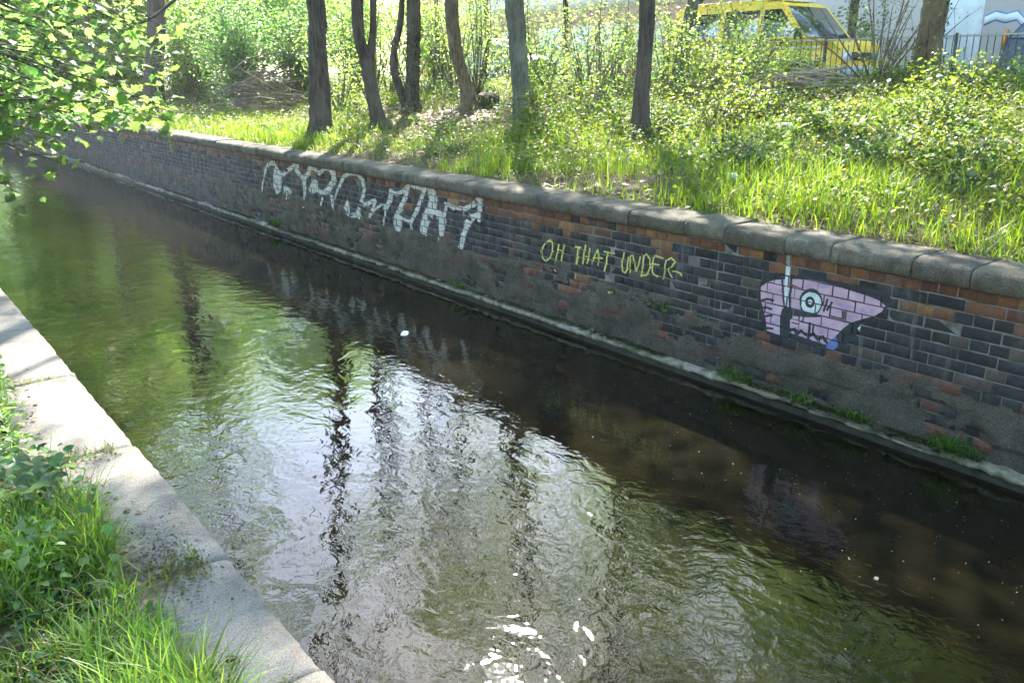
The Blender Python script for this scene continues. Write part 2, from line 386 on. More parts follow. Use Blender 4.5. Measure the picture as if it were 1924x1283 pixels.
ys = np.concatenate([[-400, -100, -30, -10, -6], np.arange(-4, 30, .2), [31, 32, 34, 36, 38, 41, 45, 50, 60, 80, 120, 200, 400]])
GX, GY = np.meshgrid(xs, ys, indexing='ij'); nx, ny = GX.shape
i, j = np.meshgrid(np.arange(nx-1), np.arange(ny-1), indexing='ij'); a = (i*ny+j).ravel()
ground = np_mesh('ground', np.stack([GX, GY, gz(GX, GY)], -1).reshape(-1, 3), np.stack([a, a+ny, a+ny+1, a+1], -1), M['ground'], smooth=False)
kind(ground, 'structure')
w = MB(); w.add([(.6, -60, 0), (4.95, -60, 0), (4.95, 140, 0), (.6, 140, 0)], [(0, 1, 2, 3)]); water = kind(w.build('water', M['water']), 'structure')
b = MB().box(15.72, -60, 1.5, 17.0-.9, 90, 1.885); kind(b.build('pavement', M['paving']), 'structure')
b = MB().box(16.1, -60, 1.5, 16.22, 90, 1.89); kind(b.build('kerb', M['coping']), 'structure')
b = MB().box(16.22, -60, 1.4, 23.5, 90, 1.845); kind(b.build('road', M['asphalt']), 'structure')
b = MB().box(23.5, -60, 1.5, 25.9, 90, 1.96); kind(b.build('pavement', M['paving']), 'structure')

# the concrete path along the near bank, slab by slab
path = kind(bpy.data.objects.new('path', None), 'structure'); COL.objects.link(path)
MB().box(.47, -12, -.7, .80, 70, .40).build('path_base', M['wet_stone'], path)
jy = [-3.2, -1.6, -.4, .78, 1.93, 2.68, 3.84, 5.03, 6.2]
while jy[-1] < 62: jy.append(jy[-1]+rng.uniform(1.05, 1.25))
for k in range(len(jy)-1):
    y0, y1 = jy[k]+.0025, jy[k+1]-.0025; n = 26; yy = np.linspace(y0, y1, n)
    dz = rng.normal(0, .003); dx = rng.normal(0, .003)
    prof = [(.40, .30), (.40, .572), (.60, .580), (XL-.035, .583), (XL-.009, .575), (XL, .553), (XL, .30)]
    V = []
    for m, y in enumerate(yy):
        for q, (x, z) in enumerate(prof):
            chip = .006*max(0, vnoise(y*7, 3+k)-.78)*5 if q in (3, 4, 5) else 0
            e = .003 if m in (0, n-1) else 0
            V.append((x+dx+.0025*rng.normal()-chip*1.4, y, z+dz+.0015*rng.normal()-chip*(q > 2)-e*rng.uniform(.3, 1)))
    p = len(prof); base = np.arange(n-1)[:, None]*p; c = np.arange(p-1)[None]
    Q = np.stack([base+c, base+c+1, base+p+c+1, base+p+c], -1).reshape(-1, 4)
    mb = MB().add(V, Q, [(0, t+1, t) for t in range(1, p-1)]+[((n-1)*p, (n-1)*p+t, (n-1)*p+t+1) for t in range(1, p-1)])
    mb.build('slab', M['concrete'], path, smooth=False)

# ---------------------------------------------------------------- the brick canal wall
wall = thing('canal_wall', 'long dark brick canal wall with stone coping and graffiti along the far side of the water', 'wall', (XW, 8, 0))
def wl(o):                                                     # keep world coordinates under the wall's empty
    o.location = o.location-wall.location; return o
wl(MB().box(XW+.006, -8, -.6, 5.02, 62, 1.05).build('mortar_core', M['mortar'], wall))
PITCHZ, Z0 = .0706, .130
bricks = []                                                     # (y0,y1,z0,z1,xfront,course)
for c in range(13):
    z0 = Z0+c*PITCHZ; hd = c % 2 == 0; L = .1010 if hd else .210; y = -7.5+rng.uniform(0, .2)
    if hd: y = -7.5+.0545
    else: y = -7.5
    while y < 60:
        l = L+rng.normal(0, .0012); bricks.append((y, y+l, z0+rng.normal(0, .0008), z0+.0628+rng.normal(0, .0010), XW+rng.normal(0, .0022), c)); y += L+.008
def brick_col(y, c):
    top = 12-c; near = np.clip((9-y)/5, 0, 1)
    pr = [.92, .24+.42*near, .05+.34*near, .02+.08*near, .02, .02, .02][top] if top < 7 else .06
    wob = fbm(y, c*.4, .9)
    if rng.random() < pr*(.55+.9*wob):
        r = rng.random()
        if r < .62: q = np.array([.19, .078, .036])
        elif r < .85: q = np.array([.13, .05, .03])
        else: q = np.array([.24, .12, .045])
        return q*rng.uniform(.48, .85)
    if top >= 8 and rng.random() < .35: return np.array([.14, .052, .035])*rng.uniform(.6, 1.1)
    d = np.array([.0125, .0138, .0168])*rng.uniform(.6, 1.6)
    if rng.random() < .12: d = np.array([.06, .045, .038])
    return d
def brick_mesh(L, H=.0628, ch=.004, D=.05):
    v = []
    for x, e in ((0, ch), (ch, 0), (D, 0)):
        v += [(x, e, e), (x, L-e, e), (x, L-e, H-e), (x, e, H-e)]
    v = np.array(v); v[:4] += rng.normal(0, .0014, (4, 3)); v[4:8] += rng.normal(0, .0008, (4, 3))
    q = [(0, 3, 2, 1)]
    for s in (0, 4):
        for e in range(4): q.append((s+e, s+(e+1) % 4, s+4+(e+1) % 4, s+4+e))
    return v, np.array(q)
vis = sorted([n for n, t in enumerate(bricks) if t[1] > 1.62 and t[5] > 1], key=lambda n: bricks[n][0])[:296]
vis_set = set(vis)
shared = {}
for L in (.1010, .210):
    for k in range(4):
        v, q = brick_mesh(L); me_o = np_mesh('brick', v, q, M['brick'], None, np.ones((len(v), 3)))
        shared[(L, k)] = me_o.data; bpy.data.objects.remove(me_o)
for n in vis:
    y0, y1, z0, z1, xf, c = bricks[n]; L = .1010 if c % 2 == 0 else .210
    o = bpy.data.objects.new('brick', shared[(L, rng.integers(4))]); COL.objects.link(o); o.parent = wall
    o.location = (xf-XW, y0-8, z0); q = brick_col(y0, c); o.color = (*q, 1); o.rotation_euler = (rng.normal(0, .006), rng.normal(0, .01), rng.normal(0, .008))
SV, SQ, SC = [], [], []; k = 0
for n, (y0, y1, z0, z1, xf, c) in enumerate(bricks):
    if n in vis_set: continue
    v, q = brick_mesh(y1-y0, z1-z0); SV.append(v+np.array([xf, y0, z0])); SQ.append(q+k); k += len(v); SC.append(np.tile(brick_col(y0, c), (len(v), 1)))
kind(wl(np_mesh('brickwork', np.vstack(SV), np.vstack(SQ), M['brick'], wall, np.vstack(SC))), 'stuff')

# coping stones, rounded on the water side
cj = [-7.0, -6.4, -5.9, -5.2, -4.6, -4.1, -3.4, -2.9, -2.3, -1.7, -1.1, -.5, .05, .7, 1.2, 1.62, 2.07, 2.41, 2.93, 3.27, 3.76, 4.13, 4.70, 5.19, 5.86, 6.5]
while cj[-1] < 61: cj.append(cj[-1]+rng.uniform(.45, .8))
cprof = [(5.17, 1.06), (4.815, 1.046), (4.802, 1.056), (4.797, 1.095), (4.800, 1.132), (4.812, 1.154), (4.835, 1.166), (4.87, 1.171), (5.0, 1.174), (5.17, 1.172)]
for k in range(len(cj)-1):
    y0, y1 = cj[k]+.003, cj[k+1]-.003; n = 11; yy = np.concatenate([[y0], np.linspace(y0+.012, y1-.012, n-2), [y1]]); V = []
    dx, dz = rng.normal(0, .005), rng.normal(0, .003)
    for m, y in enumerate(yy):
        e = .006 if m in (0, n-1) else 0
        for q, (x, z) in enumerate(cprof):
            s = 1 if 1 < q < 8 else .3
            V.append((x+dx+s*.003*rng.normal()+e*(q in (2, 3, 4, 5)), y, z+dz+s*.0025*rng.normal()-e*(q in (5, 6, 7, 8))))
    p = len(cprof); base = np.arange(n-1)[:, None]*p; c = np.arange(p)[None]
    Q = np.stack([base+c, base+p+c, base+p+(c+1) % p, base+(c+1) % p], -1).reshape(-1, 4)
    o = wl(MB().add(V, Q, [(0, t, t+1) for t in range(1, p-1)]+[((n-1)*p, (n-1)*p+t+1, (n-1)*p+t) for t in range(1, p-1)]).build('coping_stone', M['coping'], wall, smooth=False))
    t = rng.uniform(.8, 1.2); o.color = (t, t*rng.uniform(.96, 1.02), t*rng.uniform(.9, 1), 1)

# ledge at the water line: a dark wet course under a pale crumbling lip
wl(MB().box(4.765, -8, -.6, XW+.03, 62, .035).build('wet_course', M['wet_stone'], wall))
y = -7.5
while y < 60:
    L = rng.uniform(.35, 1.1); n = max(6, int(L/.05)); yy = np.linspace(y+.006, y+L-.006, n); V = []
    low = rng.random() < .16
    for m, q in enumerate(yy):
        er = .10*max(0, vnoise(q*3.1, 9)-.42)*2*vnoise(q*11, 4)+.014*rng.random(); zt = .083+.008*rng.normal()-(.03 if low else 0)
        V += [(XW+.02, q, .036), (4.752+er, q, .036+.01*rng.random()), (4.745+er, q, .06+.004*rng.normal()), (4.758+er, q, zt-.004), (4.80, q, zt+.004*rng.normal()), (XW+.02, q, zt+.012)]
    base = np.arange(n-1)[:, None]*6; c = np.arange(6)[None]
    Q = np.stack([base+c, base+6+c, base+6+(c+1) % 6, base+(c+1) % 6], -1).reshape(-1, 4)
    wl(MB().add(V, Q, [(0, t, t+1) for t in range(1, 5)]+[((n-1)*6, (n-1)*6+t+1, (n-1)*6+t) for t in range(1, 5)]).build('footing_stone', M['footing'], wall)); y += L
# silt and old render crusted over the lower courses, broken away in patches
ys_ = np.arange(-3, 34, .022); zs_ = np.arange(.06, .72, .022); YY, ZZ = np.meshgrid(ys_, zs_, indexing='ij')
ctop = np.interp(YY, [-3, 1.8, 2.5, 2.7, 3.4, 4, 4.9, 5.7, 6.8, 7.8, 10.3, 14.3, 34], [.42, .43, .43, .40, .40, .47, .54, .55, .52, .53, .58, .58, .62])
edge = ctop+.16*(fbm(YY, ZZ, 3.0)-.5)-ZZ
hole = fbm(YY+40, ZZ*1.6, 4.2)-.375+.5*np.clip(.2-ZZ, 0, 1)+.04*(rng.random(YY.shape)-.5); keep = (edge > 0) & (hole > 0)
thin = np.clip(np.minimum(hole*7, edge*14), 0, 1)
XX = XW+.002-thin*(.006+.018*fbm(YY, ZZ, 9)+.006*rng.random(YY.shape))
ny = len(zs_); ii, jj = np.meshgrid(np.arange(len(ys_)-1), np.arange(ny-1), indexing='ij'); a = ii*ny+jj
kp = keep[:-1, :-1]; a = a[kp]
V = np.stack([XX, YY+.006*rng.normal(size=YY.shape), ZZ+.006*rng.normal(size=YY.shape)], -1).reshape(-1, 3)
used = np.unique(np.stack([a, a+1, a+ny+1, a+ny], -1)); remap = np.full(len(V), -1); remap[used] = np.arange(len(used))
crust = wl(np_mesh('silt_crust', V[used], remap[np.stack([a, a+1, a+ny+1, a+ny], -1)], M['crust'], wall))

# graffiti: sprayed areas are rasterised in wall coordinates (y, z) and laid on the brick faces only
SILVER=[[[0.0144,0.0467],[[12.247,0.514],[12.175,0.67],[12.129,0.756],[12.014,0.881],[11.886,0.953],[11.746,0.99]]],[[0.0426,0.0319],[[11.748,0.981],[11.675,0.909],[11.715,0.801],[11.735,0.659],[11.691,0.576],[11.582,0.622]]],[[0.0878,0.0597],[[11.568,0.797],[11.584,0.674]]],[[0.0451],[[11.703,0.985],[11.594,0.881],[11.455,0.833],[11.205,0.939],[10.926,1.036]]],[[0.0435,0.0569],[[10.926,1.036],[10.944,0.936],[10.751,0.854]]],[[0.0565,0.0166],[[10.75,0.863],[10.745,0.707],[10.795,0.552]]],[[0.0168],[[10.814,0.508],[10.822,0.466]]],[[0.045,0.029],[[10.745,0.847],[10.616,0.932],[10.526,1.02],[10.38,1.008],[10.26,0.963],[10.143,1.027],[9.982,1.052]]],[[0.0498,0.056],[[9.982,1.048],[9.867,1.012],[9.863,0.92],[9.98,0.816]]],[[0.0483,0.0354],[[9.98,0.816],[10.132,0.738],[10.278,0.723],[10.38,0.776],[10.411,0.862]]],[[0.0654,0.072],[[10.407,0.838],[10.517,0.73]]],[[0.042],[[10.517,0.727],[10.346,0.756]]],[[0.0504,0.0126],[[9.983,0.8],[9.948,0.679],[9.933,0.51]]],[[0.0124,0.0341],[[9.875,0.679],[9.757,0.823],[9.569,0.993]]],[[0.0323],[[9.569,0.993],[9.401,1.045],[9.228,1.048],[9.105,0.99],[9.076,0.891],[9.143,0.752]]],[[0.0391,0.0271],[[9.143,0.752],[9.263,0.604],[9.256,0.522]]],[[0.0459],[[9.252,0.56],[9.48,0.524],[9.657,0.533]]],[[0.0459,0.0153],[[9.608,0.554],[9.526,0.687],[9.492,0.561]]],[[0.0383],[[9.159,0.691],[9.018,0.722],[8.848,0.777]]],[[0.0408,0.0204],[[8.848,0.777],[8.887,0.679],[8.998,0.565]]],[[0.02],[[8.987,0.586],[8.843,0.677],[8.661,0.755],[8.589,0.757],[8.61,0.619]]],[[0.0115],[[8.629,0.595],[8.654,0.516]]],[[0.0366],[[8.593,0.713],[8.471,0.826],[8.448,0.933]]],[[0.0355,0.03],[[8.449,0.926],[8.341,0.907],[8.149,0.964],[8.045,1.035]]],[[0.0278,0.0417],[[8.072,1.012],[8.141,0.89],[8.273,0.738],[8.376,0.634]]],[[0.0702,0.0562],[[8.321,0.641],[8.33,0.52]]],[[0.027],[[8.278,0.66],[8.146,0.636],[8.041,0.629],[7.93,0.752],[7.807,0.913],[7.734,1.019]]],[[0.0192],[[8.041,0.629],[8.033,0.517]]],[[0.0291],[[8.045,1.035],[7.913,1.024],[7.788,1.014],[7.616,1.044]]],[[0.0599,0.0652],[[7.616,1.044],[7.578,0.938],[7.603,0.831]]],[[0.075,0.0455],[[7.628,0.815],[7.718,0.724],[7.774,0.624],[7.793,0.506]]],[[0.0442,0.0571],[[7.604,0.805],[7.484,0.806],[7.422,0.723]]],[[0.0521,0.0209],[[7.421,0.736],[7.442,0.59],[7.467,0.465]]],[[0.0231],[[7.39,0.701],[7.354,0.835],[7.328,0.915]]],[[0.0323],[[7.328,0.912],[7.203,0.891],[7.004,0.9],[6.853,0.957],[6.746,1.041]]],[[0.0363,0.0218],[[6.742,1.048],[6.742,0.933],[6.759,0.812]]],[[0.0442],[[6.76,0.864],[6.866,0.839],[6.954,0.759]]],[[0.0302,0.0327],[[6.954,0.759],[7.03,0.623],[7.082,0.498]]],[[0.0175],[[11.385,0.694],[11.451,0.528]]],[[0.0379],[[11.38,0.677],[11.289,0.672],[11.222,0.633]]],[[0.0173],[[11.234,0.674],[11.279,0.547]]],[[0.0174],[[11.34,0.664],[11.368,0.52]]],[[0.0194],[[10.215,0.662],[10.289,0.535]]]]
YELLOW=[[[0.0129],[[5.687,0.781],[5.755,0.733],[5.802,0.669],[5.787,0.609],[5.746,0.585],[5.686,0.615],[5.65,0.684],[5.641,0.746],[5.674,0.776],[5.718,0.765]]],[[0.0119],[[5.565,0.762],[5.582,0.686],[5.607,0.608]]],[[0.0118],[[5.487,0.771],[5.505,0.698],[5.529,0.621]]],[[0.0118],[[5.58,0.714],[5.503,0.711]]],[[0.0132],[[5.35,0.774],[5.28,0.78]]],[[0.0149],[[5.304,0.777],[5.316,0.695],[5.332,0.632]]],[[0.0115],[[5.22,0.806],[5.238,0.716],[5.251,0.643]]],[[0.0114],[[5.167,0.787],[5.177,0.718],[5.198,0.656]]],[[0.0098],[[5.231,0.713],[5.175,0.714]]],[[0.0113],[[5.139,0.662],[5.107,0.729],[5.074,0.793],[5.054,0.738],[5.057,0.664]]],[[0.0144],[[5.121,0.715],[5.017,0.73]]],[[0.0158],[[4.995,0.788],[4.883,0.79]]],[[0.0112],[[4.951,0.791],[4.96,0.705],[4.98,0.628]]],[[0.0109],[[4.765,0.817],[4.783,0.735],[4.779,0.664],[4.745,0.652],[4.721,0.698],[4.714,0.786]]],[[0.0108],[[4.692,0.667],[4.69,0.735],[4.697,0.796],[4.666,0.813],[4.648,0.742],[4.632,0.688],[4.605,0.741],[4.586,0.811]]],[[0.0107],[[4.548,0.828],[4.558,0.742],[4.568,0.658]]],[[0.0121],[[4.551,0.828],[4.521,0.842],[4.484,0.808],[4.474,0.749],[4.51,0.68],[4.571,0.661]]],[[0.0119],[[4.436,0.847],[4.356,0.839]]],[[0.0105],[[4.441,0.835],[4.451,0.768],[4.453,0.714],[4.431,0.691],[4.39,0.689]]],[[0.0149],[[4.452,0.781],[4.385,0.781]]],[[0.0104],[[4.315,0.821],[4.325,0.752],[4.335,0.68]]],[[0.0103],[[4.315,0.827],[4.264,0.856],[4.226,0.835],[4.25,0.795],[4.294,0.763],[4.247,0.708]]],[[0.0102],[[4.247,0.758],[4.208,0.761],[4.167,0.75],[4.157,0.737]]],[[0.0191],[[5.738,0.546],[5.698,0.531],[5.675,0.512]]],[[0.0084],[[5.336,0.535],[5.338,0.503]]],[[0.012],[[5.618,0.523],[5.602,0.516]]],[[0.0112],[[4.932,0.468],[4.88,0.465]]],[[0.0112],[[4.92,0.466],[4.914,0.451]]]]
PINK={"back":[[3.452,0.827],[3.385,0.896],[3.286,0.914],[3.194,0.918],[2.993,0.934],[2.8,0.935],[2.617,0.932],[2.546,0.924],[2.514,0.879],[2.544,0.827],[2.623,0.752],[2.706,0.686],[2.714,0.607],[2.781,0.542],[2.851,0.481],[3.073,0.472],[3.187,0.479],[3.361,0.469],[3.411,0.51],[3.438,0.622],[3.465,0.695],[3.462,0.78]],"pink":[[3.448,0.789],[3.4,0.83],[3.344,0.857],[3.219,0.888],[3.083,0.908],[2.957,0.908],[2.808,0.895],[2.67,0.882],[2.591,0.869],[2.551,0.843],[2.565,0.806],[2.607,0.77],[2.681,0.733],[2.756,0.693],[2.806,0.639],[2.845,0.587],[2.884,0.538],[2.92,0.507],[3.075,0.494],[3.175,0.501],[3.267,0.489],[3.364,0.495],[3.383,0.569],[3.41,0.642],[3.437,0.701]],"blue":[[2.878,0.542],[2.845,0.587],[2.826,0.518],[2.851,0.484],[2.909,0.473],[2.911,0.51]],"blob":[[3.262,0.673],[3.226,0.701],[3.186,0.69],[3.175,0.641],[3.195,0.605],[3.181,0.484],[3.259,0.478],[3.273,0.62]],"acc":[[2.709,0.665],[2.688,0.691],[2.693,0.651]],"smudge":[[[2.884,0.791],[2.821,0.804],[2.756,0.788],[2.772,0.767],[2.843,0.775]],[[2.738,0.792],[2.69,0.802],[2.644,0.777],[2.666,0.757],[2.724,0.777]],[[3.017,0.614],[2.981,0.623],[2.979,0.605],[3.012,0.6]],[[2.945,0.625],[2.897,0.642],[2.894,0.618],[2.939,0.608]],[[3.054,0.889],[2.975,0.898],[2.921,0.885],[2.991,0.865]],[[3.403,0.785],[3.374,0.791],[3.372,0.772],[3.401,0.769]],[[3.309,0.803],[3.273,0.804],[3.278,0.778],[3.31,0.778]],[[3.343,0.572],[3.292,0.577],[3.296,0.55],[3.336,0.547]]],"eye":[["k",[[2.966,0.781],[2.966,0.76],[2.97,0.739],[2.979,0.719],[2.991,0.702],[3.007,0.688],[3.025,0.677],[3.045,0.672],[3.065,0.671],[3.085,0.675],[3.103,0.684],[3.118,0.698],[3.129,0.715],[3.136,0.734],[3.139,0.756],[3.136,0.777],[3.129,0.798],[3.118,0.816],[3.103,0.832],[3.086,0.844],[3.067,0.852],[3.047,0.854],[3.027,0.852],[3.009,0.845],[2.993,0.834],[2.98,0.819],[2.971,0.801]]],["w",[[2.976,0.774],[2.976,0.757],[2.98,0.74],[2.987,0.724],[2.998,0.71],[3.012,0.699],[3.028,0.69],[3.045,0.685],[3.062,0.685],[3.079,0.688],[3.094,0.695],[3.107,0.705],[3.116,0.719],[3.122,0.734],[3.124,0.751],[3.122,0.769],[3.116,0.785],[3.106,0.8],[3.094,0.813],[3.078,0.823],[3.062,0.829],[3.045,0.832],[3.028,0.83],[3.012,0.825],[2.998,0.816],[2.987,0.804],[2.98,0.79]]],["k",[[3.022,0.769],[3.022,0.76],[3.024,0.751],[3.027,0.743],[3.032,0.735],[3.039,0.729],[3.047,0.725],[3.055,0.723],[3.063,0.723],[3.071,0.724],[3.079,0.728],[3.085,0.734],[3.09,0.741],[3.093,0.75],[3.094,0.759],[3.093,0.768],[3.09,0.777],[3.085,0.785],[3.079,0.791],[3.072,0.796],[3.064,0.799],[3.056,0.801],[3.048,0.8],[3.04,0.797],[3.033,0.792],[3.028,0.785],[3.024,0.778]]],["w",[[3.04,0.768],[3.04,0.764],[3.041,0.76],[3.043,0.756],[3.045,0.753],[3.048,0.75],[3.052,0.748],[3.055,0.747],[3.059,0.747],[3.063,0.748],[3.066,0.75],[3.069,0.752],[3.071,0.755],[3.073,0.759],[3.073,0.763],[3.073,0.767],[3.071,0.771],[3.069,0.774],[3.066,0.777],[3.063,0.779],[3.059,0.781],[3.056,0.781],[3.052,0.781],[3.048,0.78],[3.045,0.778],[3.043,0.775],[3.041,0.771]]]],"black":[[[0.0129,0.0141],[[2.937,0.805],[2.942,0.766],[2.951,0.727]]],[[0.0128,0.014],[[2.904,0.792],[2.913,0.766],[2.928,0.738]]],[[0.0097],[[3.126,0.668],[3.126,0.626]]],[[0.0097],[[3.093,0.655],[3.097,0.618]]],[[0.0085],[[3.18,0.596],[3.129,0.596]]],[[0.0168],[[3.041,0.622],[3.039,0.566],[3.045,0.5]]],[[0.0207],[[3.183,0.544],[3.152,0.555],[3.128,0.522]]],[[0.0206],[[3.122,0.536],[3.097,0.558],[3.065,0.537]]],[[0.0203],[[3.036,0.538],[3.009,0.557],[2.977,0.531]]],[[0.0202],[[2.97,0.532],[2.94,0.555],[2.911,0.528]]],[[0.0241],[[3.187,0.511],[3.077,0.506],[3.021,0.501],[2.919,0.495]]],[[0.0073],[[3.127,0.526],[3.124,0.494]]],[[0.0072],[[3.049,0.538],[3.047,0.501]]],[[0.0072],[[2.976,0.537],[2.973,0.5]]],[[0.0137,0.0187],[[3.438,0.693],[3.388,0.716],[3.342,0.716]]],[[0.0138,0.0163],[[3.435,0.633],[3.396,0.656],[3.35,0.654]]],[[0.0113,0.0188],[[3.403,0.581],[3.375,0.6],[3.343,0.608]]],[[0.0164],[[3.404,0.512],[3.374,0.512],[3.322,0.521]]],[[0.0123],[[3.281,0.876],[3.272,0.81],[3.261,0.75],[3.246,0.689]]],[[0.0146],[[3.215,0.889],[3.211,0.822],[3.215,0.759],[3.208,0.698]]],[[0.0384],[[3.525,0.531],[3.512,0.52]]]],"tube":[[[0.0302,0.0266],[[3.25,1.05],[3.244,0.965],[3.244,0.885]]],[[0.0244,0.0171],[[3.244,0.885],[3.244,0.81],[3.239,0.742],[3.226,0.699]]]]}

def stroke_mask(YY, ZZ, strokes, k, rough=.18):
    m = np.zeros(YY.shape, bool); wob = 1+rough*2*(fbm(YY*14, ZZ*14, 1, 2)-.5)
    for ws, pts in strokes:
        n = len(pts)-1
        for s in range(n):
            (ya, za), (yb, zb) = pts[s], pts[s+1]; dy, dz = (yb-ya)/k, zb-za; L2 = dy*dy+dz*dz+1e-12
            py, pz = (YY-ya)/k, ZZ-za; t = np.clip((py*dy+pz*dz)/L2, 0, 1)
            d = np.hypot(py-t*dy, pz-t*dz); f = (s+t)/n; wd = ws[0]+(ws[-1]-ws[0])*f
            m |= (d < wd*.46*wob) | (rng.random(YY.shape) < np.clip((1.34-d/(wd*.5*wob+1e-6))/.42, 0, 1)*.38)
    return m
def poly_mask(YY, ZZ, poly):
    m = np.zeros(YY.shape, bool); n = len(poly)
    for s in range(n):
        (ya, za), (yb, zb) = poly[s], poly[(s+1) % n]
        if ya == yb: continue
        c = (YY < ya) != (YY < yb); m ^= c & (ZZ < za+(zb-za)*(YY-ya)/(yb-ya))
    return m
brows = {}
for t in bricks: brows.setdefault(t[5], []).append(t)
def spray(name, label, grid, y0, z0, cy_, cz_, mats, on_mortar=None):
    """grid[iy,iz] colour index (0 = none)"""
    V, Q, MI = [], [], []
    def quad(ya, yb, za, zb, x, mi):
        k = len(V); V.extend([(x, ya, za), (x, yb, za), (x, yb, zb), (x, ya, zb)]); Q.append((k, k+3, k+2, k+1)); MI.append(mi)
    ny_, nz_ = grid.shape
    for r in range(nz_):
        g = grid[:, r]
        if not g.any(): continue
        zc = z0+(r+.5)*cz_; c = int((zc-Z0)//PITCHZ)
        ch = np.flatnonzero(np.diff(np.concatenate([[0], g, [0]])))
        runs = [(ch[q], ch[q+1], g[ch[q]]) for q in range(len(ch)-1) if g[ch[q]]]
        for s, e, ci in runs:
            ya, yb = y0+s*cy_, y0+e*cy_
            for by0, by1, bz0, bz1, xf, _ in brows.get(c, []):
                if by1 < ya or by0 > yb: continue
                za, zb = max(zc-cz_/2, bz0+.0005), min(zc+cz_/2, bz1-.0005)
                if zb-za < .0005: continue
                qa, qb = max(ya, by0+.0005), min(yb, by1-.0005)
                if qb-qa > .0005: quad(qa, qb, za, zb, xf-.0016, ci-1)
            if on_mortar and on_mortar.get(int(ci)) is not None: quad(ya, yb, zc-cz_/2, zc+cz_/2, XW+.0045, on_mortar[int(ci)]-1)
    o = wl(np_mesh(name, V, np.array(Q), None, wall, midx=MI, mats=mats)); o['label'] = label; return o
def make_grid(y0, y1, z0, z1, cy_, cz_):
    ya = y0+(np.arange(int((y1-y0)/cy_))+.5)*cy_; za = z0+(np.arange(int((z1-z0)/cz_))+.5)*cz_
    return np.meshgrid(ya, za, indexing='ij')
# large silver letters
YY, ZZ = make_grid(5.8, 12.6, .40, 1.045, .010, .0045)
gm = stroke_mask(YY, ZZ, [([v*1.25 for v in ws], q) for ws, q in SILVER], 2.0); fade = rng.random(YY.shape) < .06*(fbm(YY, ZZ, 6) > .5)+.01
spray('silver_graffiti', 'large dripping silver letters sprayed on the wall', np.where(gm & ~fade, 1, 0), 5.8, .40, .010, .0045, [M['paint_silver'], M['silver_joint']], {1: 2})
# yellow words
YY, ZZ = make_grid(4.1, 6.4, .35, 1.0, .0045, .0028)
gm = stroke_mask(YY, ZZ, YELLOW, 1.45)
spray('yellow_graffiti', 'yellow sprayed words OH THAT UNDER', np.where(gm & (rng.random(YY.shape) > .04), 1, 0), 4.1, .35, .0045, .0028, [M['paint_yellow']], {1: 1})
# pink one-eyed head
YY, ZZ = make_grid(2.40, 3.62, .36, 1.046, .0034, .0026)
g = np.zeros(YY.shape, int)
g[poly_mask(YY, ZZ, PINK['back'])] = 1
g[poly_mask(YY, ZZ, PINK['pink'])] = 2
for q in PINK['smudge']: g[poly_mask(YY, ZZ, q) & (rng.random(YY.shape) < .9*fbm(YY*22, ZZ*22, 1)+.15)] = 3
g[poly_mask(YY, ZZ, PINK['blue'])] = 5
g[stroke_mask(YY, ZZ, PINK['black'], 1.25, .05)] = 1
for cname, q in PINK['eye']: g[poly_mask(YY, ZZ, q)] = 1 if cname == 'k' else 4
g[poly_mask(YY, ZZ, PINK['blob'])] = 1
tube = stroke_mask(YY, ZZ, PINK['tube'], 1.2, .05)
g[tube] = 4; g[tube & (ZZ > .965)] = 6
g[poly_mask(YY, ZZ, PINK['acc'])] = 4
spray('pink_graffiti', 'painted pink head with one round eye and a white tube', g, 2.40, .36, .0034, .0026, [M['paint_black'], M['paint_pink'], M['paint_violet'], M['paint_white'], M['paint_blue'], M['old_pipe_paint'], M['paint_joint']], {1: 1, 2: 7, 3: 7, 4: 7, 5: 1, 6: 6})
